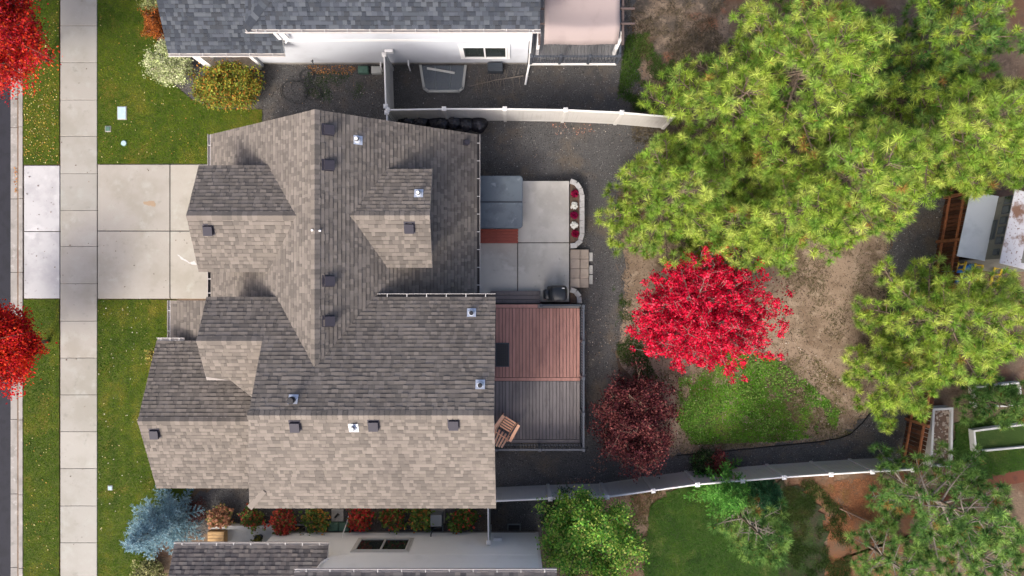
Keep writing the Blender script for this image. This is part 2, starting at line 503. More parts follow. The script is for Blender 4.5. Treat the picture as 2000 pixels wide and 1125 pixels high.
def slabs(name, label, rects, z0, z1, mat, base_mat=None, bevel=0.012, tints=None, part="slab"):
    xs = [r[0] for r in rects] + [r[2] for r in rects]; ys = [r[1] for r in rects] + [r[3] for r in rects]
    base = MB().box(((min(xs) + max(xs)) / 2, (min(ys) + max(ys)) / 2, (z0 + z1) / 2 - 0.012), (max(xs) - min(xs) - 0.02, max(ys) - min(ys) - 0.02, z1 - z0 - 0.02)).build(name, base_mat or MAT["joint"])
    struct(base, label)
    for i, (x0, y0, x1, y1) in enumerate(rects):
        t = tints[i] if tints else [random.uniform(0.93, 1.05)] * 3
        m = MB().rbox(((x0 + x1) / 2, (y0 + y1) / 2, (z0 + z1) / 2), (abs(x1 - x0) - 0.014, abs(y1 - y0) - 0.014, z1 - z0), bevel, 1, tint=t)
        m.build(part, mat, base)
    return base


def rect(px0, py0, px1, py1, z=0.0):
    a = P(px0, py1, z); b = P(px1, py0, z)
    return (a[0], a[1], b[0], b[1])


walk_j = [-95, -22, 50, 122, 195, 266, 339, 411, 481, 554, 627, 699, 771, 843, 915, 988, 1060, 1133, 1205]
wr = [rect(117.5, a, 189.5, b, 0.05) for a, b in zip(walk_j[:-1], walk_j[1:])]
wt = []
for i in range(len(wr)):
    k = random.uniform(0.97, 1.05) * (1.06 if i > 12 else 1.0)
    wt.append([k * q for q in (0.97, 0.99, 0.98)])
for k, s in ((7, 1.06), (8, 1.0), (9, 1.04), (10, 1.06)):
    wt[k] = [s * q for q in (1, 1.0, 0.99)]
slabs("sidewalk", "pale concrete pavement of square slabs along the lawn", wr, -0.08, 0.05, MAT["concrete"], tints=wt)
slabs("apron_pavement", "whitish driveway apron between street and pavement", [rect(46.5, 323, 116.5, 451.5, 0.045), rect(46.5, 452.5, 116.5, 583, 0.045)],
      -0.08, 0.045, MAT["apron"])
slabs("driveway", "pale concrete driveway leading to the garage",
      [rect(190.5, 321, 331.5, 450.5, 0.05), rect(332.5, 321, 480, 450.5, 0.05), rect(190.5, 451.5, 331.5, 583.5, 0.05), rect(332.5, 451.5, 480, 583.5, 0.05)],
      -0.08, 0.05, MAT["concrete"], tints=[[1.04, 1.03, 1.0], [1.12, 1.11, 1.06], [1.08, 1.07, 1.04], [1.16, 1.15, 1.10]])


def blotch(name, pts, z, col, parent_label, cat):
    m = MB(); poly = wobble(pts, 0.05, 0.012)
    m.add([(x, y, z) for x, y in poly], [list(range(len(poly)))], col)
    o = m.build(name, MAT["stain"])
    return stuff(o, parent_label, cat)


blotch("rust_stain", PL([(282, 394), (300, 392), (306, 398), (303, 404), (290, 401), (281, 399)]), 0.0535, (0.30, 0.225, 0.15), "tan rust stain on the driveway slab", "stain")
blotch("paint_mark", PL([(346, 496), (358, 504), (372, 512), (381, 510), (386, 517), (377, 518), (371, 514), (356, 507)]), 0.0535, (0.52, 0.51, 0.49), "white paint mark on the driveway near the garage roof", "mark")

# lawns: low turf sheets plus blades
lawn_defs = [
    ("lawn", [(46.5, -120), (116, -120), (116, 321.5), (46.5, 321.5)], "strip of lawn with yellow leaves between kerb and pavement above the apron"),
    ("lawn", [(46.5, 585), (116, 585), (116, 1240), (46.5, 1240)], "strip of lawn between kerb and pavement below the apron"),
    ("lawn", [(191, -120), (305, -120), (305, 60), (310, 110), (340, 165), (375, 195), (425, 213), (512, 214), (512, 255), (440, 320), (191, 320)], "front lawn above the driveway with utility lids"),
    ("lawn", [(191, 585.5), (345, 585.5), (345, 900), (378, 955), (366, 985), (340, 1005), (300, 1015), (300, 1240), (191, 1240)], "front lawn below the driveway by the blue spruce"),
    ("lawn", [(1270, 985), (1330, 950), (1420, 938), (1500, 960), (1580, 1010), (1600, 1080), (1560, 1200), (1250, 1200), (1262, 1060)], "dark green back lawn below the white fence"),
    ("lawn", [(1862, 830), (2100, 780), (2100, 890), (1880, 945), (1862, 930)], "olive lawn round the white planter beds"),
]
LAWN = []
for nm, pts, lb in lawn_defs:
    poly = PL(pts)
    LAWN.append(poly)
    rough_edge = wobble(poly, 0.2, 0.008) if len(LAWN) < 5 else wobble(poly, 0.16, 0.09)
    m = MB().prism(rough_edge, -0.05, 0.02)
    o = m.build(nm, MAT["lawn_dark"] if len(LAWN) > 4 else MAT["lawn_soil"])
    bm = bmesh.new(); bm.from_mesh(o.data); bmesh.ops.triangulate(bm, faces=[f for f in bm.faces if len(f.verts) > 4]); bm.to_mesh(o.data); bm.free()
    struct(o, lb)


def vnoise(x, y, s, seed=0):
    """cheap smooth value noise in numpy"""
    r = np.random.default_rng(seed)
    g = r.random((64, 64))
    u = np.asarray(x) / s; v = np.asarray(y) / s
    i = np.floor(u).astype(int); j = np.floor(v).astype(int)
    a = u - i; b = v - j
    a = a * a * (3 - 2 * a); b = b * b * (3 - 2 * b)
    G = lambda p, q: g[p % 64, q % 64]
    return (G(i, j) * (1 - a) + G(i + 1, j) * a) * (1 - b) + (G(i, j + 1) * (1 - a) + G(i + 1, j + 1) * a) * b


def blades(name, pts, z, h, w, cols, label, spread=0.05, stripes=0.0):
    """grass blades at plan points pts; cols: list of colours picked by noise"""
    n = len(pts)
    a = RNG.uniform(0, 2 * np.pi, n)
    d = np.stack([np.cos(a), np.sin(a)], 1)
    hh = h * RNG.uniform(0.5, 1.3, n)
    sp = spread * RNG.uniform(0.3, 1.4, n)
    V = np.zeros((n, 3, 3))
    side = np.stack([-d[:, 1], d[:, 0]], 1) * (w * RNG.uniform(0.6, 1.3, n))[:, None]
    V[:, 0, :2] = pts - side; V[:, 1, :2] = pts + side
    V[:, 0, 2] = z; V[:, 1, 2] = z
    V[:, 2, :2] = pts + d * sp[:, None]
    V[:, 2, 2] = z + hh
    cols = np.array(cols)
    k = vnoise(pts[:, 0], pts[:, 1], 1.1, 3) * 0.50 + vnoise(pts[:, 0], pts[:, 1], 0.22, 4) * 0.40 + RNG.uniform(0, 0.15, n)
    k = k + stripes * np.sin(pts[:, 0] * 2 * np.pi / 0.62 + 1.5 * vnoise(pts[:, 0], pts[:, 1], 3.0, 8))
    k = np.clip((k - 0.18) / 0.64, 0, 0.999) * (len(cols) - 1)
    i = k.astype(int); f = (k - i)[:, None]
    C = cols[i] * (1 - f) + cols[np.minimum(i + 1, len(cols) - 1)] * f
    C *= RNG.uniform(0.7, 1.25, n)[:, None]
    return stuff(soup(name, V, 3, C, MAT["grass"]), label, "grass")


GR = [(0.032, 0.081, 0.004), (0.054, 0.116, 0.006), (0.082, 0.148, 0.007), (0.129, 0.179, 0.011), (0.205, 0.205, 0.024)]
GD = [(0.018, 0.060, 0.006), (0.028, 0.088, 0.008), (0.042, 0.110, 0.010), (0.080, 0.131, 0.014)]
gl = ["short green grass of the leaf-strewn strip above the apron", "short green grass of the strip below the apron", "mown grass of the front lawn above the driveway",
      "mown striped grass of the front lawn below the driveway", "dark green grass below the white fence", "olive grass round the planter beds"]
for i, (poly, lb) in enumerate(zip(LAWN, gl)):
    a = 0.5 * abs(sum(poly[k][0] * poly[(k + 1) % len(poly)][1] - poly[(k + 1) % len(poly)][0] * poly[k][1] for k in range(len(poly))))
    blades("grass", scatter(poly, int(a * 1500)), 0.02, 0.035, 0.008, GD if i >= 4 else GR, lb, stripes=0.09 if i == 3 else 0.0)

# weeds and grass over the back yard
def patch(poly_px, dens, cols, label, h=0.06, cut=0.42, seed=9, z=-0.004, spread=0.07):
    poly = PL(poly_px)
    a = 0.5 * abs(sum(poly[k][0] * poly[(k + 1) % len(poly)][1] - poly[(k + 1) % len(poly)][0] * poly[k][1] for k in range(len(poly))))
    q = scatter(poly, int(a * dens))
    nz = 0.55 * vnoise(q[:, 0], q[:, 1], 0.9, seed) + 0.3 * vnoise(q[:, 0], q[:, 1], 0.3, seed + 1) + 0.15 * RNG.random(len(q))
    # fade towards the outline
    p = np.array(poly); c = p.mean(0)
    rad = np.max(np.linalg.norm(p - c, axis=1))
    nz -= 0.22 * (np.linalg.norm(q - c, axis=1) / rad) ** 2
    q = q[nz > cut]
    return blades("grass", q, z, h, 0.010, cols, label, spread=spread)


GB = [(0.050, 0.145, 0.010), (0.094, 0.264, 0.016), (0.143, 0.370, 0.024), (0.242, 0.383, 0.049)]
patch([(1325, 740), (1420, 690), (1500, 690), (1570, 740), (1640, 800), (1630, 850), (1520, 862), (1350, 868), (1320, 820)], 2200, GB, "bright green grass patch beside the crimson maple", cut=0.34)
patch([(1290, 720), (1480, 660), (1600, 700), (1690, 800), (1660, 850), (1330, 885), (1250, 800)], 700, [(0.16, 0.13, 0.06), (0.11, 0.11, 0.035), (0.20, 0.155, 0.09)], "dry straw grass edging the back yard", cut=0.38, seed=21)
patch([(1195, 560), (1225, 530), (1240, 640), (1275, 720), (1300, 760), (1240, 760), (1205, 690)], 1800, [(0.03, 0.07, 0.015), (0.05, 0.10, 0.02), (0.08, 0.10, 0.03)], "dark weeds along the gravel left of the maple", cut=0.40, seed=31, z=0.0)
patch([(1225, 70), (1300, 60), (1340, 130), (1320, 200), (1250, 220), (1205, 200), (1215, 120)], 2600, [(0.04, 0.085, 0.018), (0.06, 0.12, 0.022), (0.10, 0.15, 0.035)], "dark green weed patch beside the far deck", h=0.10, cut=0.40, seed=41, z=0.0, spread=0.1)
patch([(1220, -40), (1420, -40), (1430, 150), (1330, 290), (1235, 280)], 700, [(0.10, 0.085, 0.05), (0.15, 0.12, 0.08), (0.07, 0.06, 0.035), (0.18, 0.11, 0.07)], "dry brown weeds beside the pines", h=0.10, cut=0.36, seed=51, z=0.0, spread=0.12)
patch([(600, 140), (700, 140), (720, 190), (640, 200), (590, 180)], 900, [(0.03, 0.065, 0.02), (0.05, 0.09, 0.03)], "mossy green patch in the gravel by the hose", h=0.03, cut=0.40, seed=61, z=0.0)
patch([(1530, 430), (1740, 430), (1730, 700), (1560, 690), (1520, 600)], 500, [(0.15, 0.12, 0.07), (0.12, 0.10, 0.05), (0.09, 0.09, 0.04)], "thin dry weeds on the bare earth right of the maple", cut=0.50, seed=71)
patch([(1440, 935), (1580, 930), (1650, 1000), (1670, 1140), (1560, 1160), (1470, 1040)], 1500, [(0.014, 0.030, 0.006), (0.022, 0.046, 0.008), (0.035, 0.05, 0.012), (0.06, 0.045, 0.02)], "dark weeds and needles under the cedars", h=0.07, cut=0.36, seed=101, z=0.03, spread=0.11)
patch([(1230, 955), (1300, 945), (1330, 960), (1280, 1010), (1262, 1125), (1235, 1125)], 900, [(0.06, 0.075, 0.014), (0.11, 0.09, 0.04), (0.05, 0.08, 0.012)], "ragged grass fringe left of the dark back lawn", h=0.05, cut=0.36, seed=111, z=-0.004)
patch([(1545, 700), (1660, 790), (1690, 830), (1640, 858), (1480, 872), (1340, 886), (1300, 870), (1320, 800)], 700, [(0.10, 0.15, 0.03), (0.16, 0.15, 0.06), (0.20, 0.16, 0.09)], "thin ragged grass along the lower edge of the back yard", h=0.05, cut=0.42, seed=121)
patch([(1560, 960), (1700, 930), (1760, 1000), (1720, 1140), (1600, 1140)], 900, [(0.30, 0.13, 0.06), (0.22, 0.10, 0.05), (0.12, 0.12, 0.03)], "rusty needles and weeds on the litter behind the white fence", h=0.03, cut=0.42, seed=81, spread=0.12)


def pebbles(name, poly, n, size, cols, label, z=0.0):
    q = scatter(poly, n)
    k = len(q)
    s = size * RNG.uniform(0.5, 1.5, k)
    base = np.array([(1, 0, 0), (-0.5, 0.87, 0), (-0.5, -0.87, 0), (0, 0, 0.7)])
    rot = RNG.uniform(0, 6.28, k)
    V = np.zeros((k, 4, 3))
    c, sn = np.cos(rot), np.sin(rot)
    for i in range(4):
        x = base[i, 0] * c - base[i, 1] * sn * 0.8; y = base[i, 0] * sn + base[i, 1] * c * 0.8
        V[:, i, 0] = q[:, 0] + x * s; V[:, i, 1] = q[:, 1] + y * s; V[:, i, 2] = z + base[i, 2] * s
    tri = np.concatenate([V[:, [0, 1, 3]], V[:, [1, 2, 3]], V[:, [2, 0, 3]]])
    cols = np.array(cols)
    C = cols[RNG.integers(0, len(cols), k)] * RNG.uniform(0.6, 1.3, k)[:, None]
    return stuff(soup(name, tri, 3, np.concatenate([C, C, C]), MAT["pebble"]), label, "rocks")


pebbles("gravel_stones", gravel_poly, 90000, 0.024, [(0.095, 0.096, 0.099), (0.066, 0.066, 0.069), (0.131, 0.129, 0.128), (0.035, 0.037, 0.038), (0.226, 0.222, 0.215), (0.089, 0.074, 0.063)],
        "loose dark stones of the rock mulch")
_gp = np.array(wobble(gravel_poly, 0.05, 0.0)); _gp = _gp[(_gp[:, 0] > 3.5)]
_gj = _gp[RNG.integers(0, len(_gp), 9000)] + RNG.normal(0, 0.16, (9000, 2))
_o_scatter = scatter
scatter = lambda poly, n: _gj[:n]
pebbles("stray_stones", gravel_poly, 9000, 0.026, [(0.095, 0.096, 0.099), (0.059, 0.060, 0.059), (0.143, 0.136, 0.128), (0.119, 0.087, 0.063)], "dark stones strayed over the edge of the bare yard", z=0.0)
scatter = _o_scatter
pebbles("pale_chips", gravel_poly, 700, 0.022, [(0.416, 0.406, 0.383), (0.297, 0.271, 0.230), (0.535, 0.530, 0.510)], "scattered pale chips on the rock mulch", z=0.012)
pebbles("clods", yard_poly, 11000, 0.024, [(0.05, 0.035, 0.025), (0.09, 0.06, 0.045), (0.13, 0.095, 0.07), (0.06, 0.045, 0.035), (0.22, 0.17, 0.13)], "small dark clods and cones on the bare yard", z=-0.006)


def leaves(name, polys, n, size, cols, label, z):
    q = np.concatenate([scatter(PL(p), n) for p in polys])
    return leaf_soup(name, np.column_stack([q, np.full(len(q), z)]), size, cols, MAT["dry_leaf"], None, flat=0.25, label=label)


def leaf_soup(name, pts, size, cols, mat, parent, flat=1.0, label=None, up=0.0, lum=None):
    """four-cornered folded leaves at pts with random facing"""
    n = len(pts)
    nrm = RNG.normal(0, 1, (n, 3)); nrm[:, :2] *= flat; nrm[:, 2] = np.abs(nrm[:, 2]) + up
    nrm /= np.linalg.norm(nrm, axis=1)[:, None]
    t = np.cross(nrm, RNG.normal(0, 1, (n, 3)))
    t /= np.linalg.norm(t, axis=1)[:, None] + 1e-9
    b = np.cross(nrm, t)
    s = size * RNG.uniform(0.6, 1.35, n)
    V = np.zeros((n, 4, 3))
    V[:, 0] = pts - t * (s * 0.5)[:, None]
    V[:, 1] = pts + (b * 0.36 + t * 0.05 + nrm * 0.12) * s[:, None]
    V[:, 2] = pts + t * (s * 0.55)[:, None]
    V[:, 3] = pts + (-b * 0.36 + t * 0.05 + nrm * 0.12) * s[:, None]
    if flat < 0.5:
        V[:, :, 2] = np.maximum(V[:, :, 2], pts[:, None, 2] + 0.002)
    cols = np.array(cols)
    C = cols[RNG.integers(0, len(cols), n)] * RNG.uniform(0.75, 1.25, n)[:, None]
    if lum is not None:
        C = C * lum[:, None]
    o = soup(name, V, 4, C, mat, parent)
    if label:
        stuff(o, label, "leaves")
    return o


wp_ = scatter(PL([(1330, 745), (1420, 690), (1500, 690), (1570, 740), (1640, 805), (1625, 852), (1520, 862), (1350, 866), (1325, 820)]), 9000)
wn_ = 0.6 * vnoise(wp_[:, 0], wp_[:, 1], 0.7, 91) + 0.4 * vnoise(wp_[:, 0], wp_[:, 1], 0.22, 92)
wp_ = wp_[wn_ > 0.46]
leaf_soup("ground_weeds", np.column_stack([wp_, np.full(len(wp_), 0.03)]), 0.075, [(0.13, 0.27, 0.045), (0.18, 0.35, 0.06), (0.09, 0.19, 0.035), (0.25, 0.36, 0.09)], MAT["leaf"], None, flat=0.5, label="low clover and weeds growing through the green back yard patch")
wp_ = scatter(PL([(1215, 560), (1240, 640), (1290, 740), (1500, 660), (1700, 700), (1690, 820), (1330, 885), (1215, 720)]), 420)
leaf_soup("straw_bits", np.column_stack([wp_, np.full(len(wp_), 0.01)]), 0.05, [(0.55, 0.5, 0.42), (0.4, 0.3, 0.2)], MAT["dry_leaf"], None, flat=0.25, label="tiny pale straw bits scattered over the back yard")
tw_ = scatter(yard_poly, 700)
ta_ = RNG.uniform(0, np.pi, len(tw_)); tl_ = RNG.uniform(0.05, 0.16, len(tw_))
td_ = np.column_stack([np.cos(ta_) * tl_, np.sin(ta_) * tl_]); tn_ = np.column_stack([-np.sin(ta_), np.cos(ta_)]) * 0.006
tv_ = np.zeros((len(tw_), 4, 3)); tv_[:, :, 2] = 0.004
tv_[:, 0, :2] = tw_ - td_ - tn_; tv_[:, 1, :2] = tw_ + td_ - tn_; tv_[:, 2, :2] = tw_ + td_ + tn_; tv_[:, 3, :2] = tw_ - td_ + tn_
stuff(soup("twig_litter", tv_, 4, np.array([(0.10, 0.07, 0.05), (0.20, 0.12, 0.07), (0.06, 0.045, 0.035)])[RNG.integers(0, 3, len(tw_))], MAT["dry_leaf"]), "small twigs and needles strewn over the bare yard", "twigs")
YL = [(0.50, 0.38, 0.09), (0.42, 0.26, 0.06), (0.55, 0.48, 0.22), (0.35, 0.18, 0.05)]
leaves("fallen_leaves", [[(47, 195), (115, 0), (115, 320), (47, 320)]], 420, 0.055, YL, "small yellow leaves fallen on the strip above the apron", 0.045)
leaves("fallen_leaves", [[(47, 760), (115, 640), (115, 1125), (47, 1125)]], 90, 0.055, YL, "few yellow leaves fallen on the strip below the apron", 0.045)
leaves("fallen_leaves", [[(192, 0), (300, 0), (400, 230), (410, 318), (192, 318)]], 170, 0.05, YL, "pale leaf specks on the front lawn above the driveway", 0.045)
leaves("fallen_leaves", [[(192, 588), (330, 588), (270, 830), (340, 990), (230, 1000), (192, 1120)]], 110, 0.05, [(0.6, 0.57, 0.45), (0.5, 0.42, 0.2)], "pale leaf specks on the front lawn below the driveway", 0.045)
leaves("fallen_leaves", [[(24, 325), (37, 330), (37, 378), (26, 378)]], 60, 0.06, [(0.42, 0.15, 0.04), (0.5, 0.24, 0.06)], "orange leaves gathered in the street gutter", -0.08)
leaves("fallen_leaves", [[(1075, 240), (1150, 236), (1165, 262), (1085, 264)], [(1110, 935), (1165, 925), (1160, 950), (1105, 952)], [(1150, 905), (1180, 880), (1185, 920), (1150, 925)]], 70, 0.06,
       [(0.34, 0.18, 0.13), (0.25, 0.11, 0.08), (0.4, 0.28, 0.22)], "pinkish brown leaves on the rock mulch by the fences", 0.02)
leaves("fallen_leaves", [[(1500, 520), (1550, 540), (1540, 640), (1500, 640)], [(1290, 720), (1380, 740), (1400, 780), (1280, 770)], [(1480, 660), (1540, 690), (1520, 730), (1470, 700)]], 70, 0.07,
       [(0.16, 0.03, 0.04), (0.25, 0.04, 0.05), (0.10, 0.03, 0.03)], "dark red maple leaves fallen round the maple", 0.005)
leaves("fallen_leaves", [[(1000, 200), (1300, 200), (1230, 330), (960, 300)], [(1140, 600), (1195, 600), (1190, 720), (1140, 720)], [(540, 130), (740, 130), (740, 205), (560, 205)]], 60, 0.045,
       [(0.45, 0.4, 0.33), (0.3, 0.2, 0.12)], "scattered pale leaves on the rock mulch", 0.02)
leaves("fallen_leaves", [[(600, 128), (700, 128), (690, 146), (610, 146)]], 260, 0.06, [(0.30, 0.15, 0.06), (0.22, 0.12, 0.06), (0.38, 0.2, 0.08)], "rusty leaf drift against the white house wall", 0.02)
leaves("fallen_leaves", [[(120, 0), (188, 0), (188, 1125), (120, 1125)], [(48, 325), (115, 325), (115, 580), (48, 580)], [(192, 323), (360, 323), (380, 580), (192, 580)]], 22, 0.06, [(0.20, 0.15, 0.12), (0.14, 0.10, 0.08)], "few brown leaves on the concrete", 0.056)

# ------------------------------------------------------------------ houses
EXPO = 0.143


class Slope:
    """one roof plane: plan polygon + plane z = c + gx*x + gy*y"""
    def __init__(self, poly, p0, g, hip=False):
        self.poly = poly
        self.g = np.array(g, dtype=float)
        self.c = p0[2] - self.g[0] * p0[0] - self.g[1] * p0[1]
        self.s = float(np.linalg.norm(self.g))
        self.vd = self.g / self.s
        self.ud = np.array([self.vd[1], -self.vd[0]])

    def z(self, x, y):
        return self.c + self.g[0] * x + self.g[1] * y

    def rows(self, v):
        us = []
        n = len(self.poly)
        for i in range(n):
            a = np.array(self.poly[i]); b = np.array(self.poly[(i + 1) % n])
            va, vb = a @ self.vd, b @ self.vd
            if abs(va - vb) < 1e-9:
                if abs(va - v) < 1e-6:
                    us += [a @ self.ud, b @ self.ud]
                continue
            t = (v - va) / (vb - va)
            if -1e-9 <= t <= 1 + 1e-9:
                us.append((a + (b - a) * t) @ self.ud)
        return (min(us), max(us)) if us else None


WIDTHS = [0.10, 0.12, 0.15, 0.18, 0.21]
SH_MESH = {}
BAND = 0.74       # darker granule band on each tab's upper quarter, painting shade under the next course


def shingle_mesh(key, w, t, tint):
    if key in SH_MESH:
        return SH_MESH[key]
    m = MB()
    zb = t + (0.005 - t) * BAND
    m.add([(0, 0, 0.0), (w, 0, 0.0), (w, 0, t), (0, 0, t), (w, EXPO, 0.005), (0, EXPO, 0.005)],
          [(0, 1, 2, 3), (1, 4, 2), (0, 3, 5)], tint)
    m.add([(0, 0, t), (w, 0, t), (w, EXPO * BAND, zb), (0, EXPO * BAND, zb)], [(0, 1, 2, 3)], tint)
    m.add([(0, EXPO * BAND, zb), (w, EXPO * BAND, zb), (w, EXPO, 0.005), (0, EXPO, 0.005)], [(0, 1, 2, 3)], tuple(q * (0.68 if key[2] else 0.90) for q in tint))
    o = m.build("shingle", MAT["shingle"])
    me = o.data
    bpy.data.objects.remove(o)
    SH_MESH[key] = me
    return me


def shingle_roof(house, slopes, palette, singles=300, thick=0.15, trim="roof_trim", max_y=None, seed=1):
    rng = np.random.default_rng(seed)
    tabs = []
    roof_objs = []
    for si, s in enumerate(slopes):
        m = MB().prism(s.poly, lambda x, y, s=s: s.z(x, y) - thick, lambda x, y, s=s: s.z(x, y))
        roof_objs.append(m.build("roof_slope", MAT[trim], house))
        vs = [np.array(p) @ s.vd for p in s.poly]
        e = EXPO / math.sqrt(1 + s.s ** 2)
        v = min(vs)
        vmax = max(vs)
        while v < vmax - 0.01:
            v1 = min(v + e, vmax)
            r0, r1 = s.rows(v + 1e-5), s.rows(v1 - 1e-5)
            if r0 and r1:
                u = min(r0[0], r1[0]) - rng.uniform(0, 0.2)
                umax = max(r0[1], r1[1])
                while u < umax:
                    k = rng.integers(0, len(WIDTHS)); w = WIDTHS[k]
                    a0, b0 = np.clip([u, u + w], *r0); a1, b1 = np.clip([u, u + w], *r1)
                    if (b0 - a0) + (b1 - a1) > 0.03:
                        lam = rng.random() < 0.5
                        ti = rng.integers(0, len(palette))
                        full = (b0 - a0 > w - 1e-6) and (b1 - a1 > w - 1e-6) and abs(v1 - v - e) < 1e-6
                        tabs.append((si, v, v1, a0, b0, a1, b1, lam, ti, k, full))
                    u += w
            v += e
    # drop what lies under another plane
    keep = []
    cen = np.array([(s.ud * ((t[3] + t[4] + t[5] + t[6]) / 4) + s.vd * (t[1] + t[2]) / 2) for t in tabs for s in [slopes[t[0]]]])
    sid = np.array([t[0] for t in tabs])
    zz = np.array([slopes[i].z(*c) for i, c in zip(sid, cen)])
    hidden = np.zeros(len(tabs), bool)
    above = np.zeros(len(tabs), bool)
    for j, s in enumerate(slopes):
        ins = inside(s.poly, cen[:, 0], cen[:, 1]) & (sid != j)
        zo = s.z(cen[:, 0], cen[:, 1])
        deep = ins & (zo > zz + 0.12)
        for ddx, ddy in ((0.6, 0), (-0.6, 0), (0, 0.6), (0, -0.6)):
            deep &= inside(s.poly, cen[:, 0] + ddx, cen[:, 1] + ddy)
        hidden |= deep
        above |= ins & (zo > zz - 0.02)
    # which show largest from above
    px, py = cen[:, 0] / (H - zz) * F + 1000, 562.5 - cen[:, 1] / (H - zz) * F
    inframe = (px > 2) & (px < 1998) & (py > 2) & (py < 1123)
    size = np.array([(t[4] - t[3]) for t in tabs]) / (H - zz) ** 2
    ok = np.array([t[10] for t in tabs]) & ~hidden & ~above & inframe
    order = np.argsort(-np.where(ok, size, -1))
    chosen = set(order[:min(singles, int(ok.sum()))].tolist())
    V4 = []; T4 = []; V3 = []; T3 = []
    for i, t in enumerate(tabs):
        if hidden[i]:
            continue
        si, v0, v1, a0, b0, a1, b1, lam, ti, k, full = t
        s = slopes[si]
        th = 0.028 if lam else 0.014
        tint = palette[ti]
        if i in chosen:
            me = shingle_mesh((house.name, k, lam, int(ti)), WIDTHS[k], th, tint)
            o = bpy.data.objects.new("shingle", me)
            link(o, roof_objs[si])
            x, y = s.ud * a0 + s.vd * v0
            n = Vector((-s.g[0], -s.g[1], 1)).normalized()
            ux = Vector((s.ud[0], s.ud[1], 0))
            vy = n.cross(ux)
            mt = Matrix((ux, vy, n)).transposed().to_4x4()
            mt.translation = (x, y, s.z(x, y))
            o.matrix_basis = mt
            continue

        def q(u, v, h):
            x, y = s.ud * u + s.vd * v
            return (x, y, s.z(x, y) + h)
        A, B, C, D = q(a0, v0, th), q(b0, v0, th), q(b1, v1, 0.005), q(a1, v1, 0.005)
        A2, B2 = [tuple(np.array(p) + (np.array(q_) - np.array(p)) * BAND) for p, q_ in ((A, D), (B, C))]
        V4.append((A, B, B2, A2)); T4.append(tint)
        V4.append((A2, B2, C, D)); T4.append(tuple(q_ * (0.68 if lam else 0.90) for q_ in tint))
        V4.append((q(a0, v0, 0), q(b0, v0, 0), B, A)); T4.append(tint)
        V4.append((q(a0, v0, 0), A, D, D)); T4.append(tint)
        V4.append((q(b0, v0, 0), C, C, B)); T4.append(tint)
    tri = []
    # split degenerate side quads into real triangles
    Q = np.array(V4); T = np.array(T4)
    idx = np.arange(len(Q)) % 5
    quads = idx < 3
    side1, side2 = Q[idx == 3][:, [0, 1, 2]], Q[idx == 4][:, [0, 1, 3]]
    q = Q[quads]
    allt = np.concatenate([q[:, [0, 1, 2]], q[:, [0, 2, 3]], side1, side2])
    tt = np.concatenate([T[quads], T[quads], T[idx == 3], T[idx == 4]])
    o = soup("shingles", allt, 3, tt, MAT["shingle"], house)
    o["kind"] = "stuff"
    return roof_objs


def ridge_caps(parent, a, b, sa, palette, seed=3, wid=0.15):
    """folded cap pieces from a to b; sa = side slope"""
    rng = np.random.default_rng(seed)
    a, b = Vector(a), Vector(b)
    d = b - a
    L = d.length
    d.normalize()
    n = max(1, int(L / 0.16))
    e = L / n
    side = d.cross(Vector((0, 0, 1))).normalized()
    up = side.cross(d)
    ms = []
    for t in palette:
        m = MB()
        dz = wid * sa
        m.add([(0, -wid, -dz + 0.03), (0, 0, 0.034), (0, wid, -dz + 0.03), (e + 0.05, -wid, -dz + 0.016), (e + 0.05, 0, 0.02), (e + 0.05, wid, -dz + 0.016),
               (0, -wid, -dz), (0, wid, -dz), (0, 0, -0.0)],
              [(0, 3, 4, 1), (1, 4, 5, 2), (0, 1, 8, 6), (1, 2, 7, 8)], t)
        o = m.build("ridge_cap", MAT["shingle"]); ms.append(o.data); bpy.data.objects.remove(o)
    mt = Matrix((d, -side, up)).transposed().to_4x4()
    for i in range(n):
        o = bpy.data.objects.new("ridge_cap", ms[rng.integers(0, len(ms))])
        link(o, parent)
        m2 = mt.copy()
        m2.translation = a + d * (e * i)
        o.matrix_basis = m2


def gable_walls(house, axis, a0, a1, b0, b1, z0, ze, zr, mat):
    """box with gable ends; ridge along axis"""
    m = MB()
    bm_ = (b0 + b1) / 2
    prof = [(b0, z0), (b1, z0), (b1, ze), (bm_, zr), (b0, ze)]
    v = []
    for a in (a0, a1):
        for b, z in prof:
            v.append((a, b, z) if axis == 'x' else (b, a, z))
    f = [(0, 1, 2, 3, 4), (9, 8, 7, 6, 5)] + [(i, i + 5, (i + 1) % 5 + 5, (i + 1) % 5) for i in range(5)]
    m.add(v, f)
    o = m.build("wall", mat, house)
    bm = bmesh.new(); bm.from_mesh(o.data); bmesh.ops.recalc_face_normals(bm, faces=bm.faces); bm.to_mesh(o.data); bm.free()
    return o


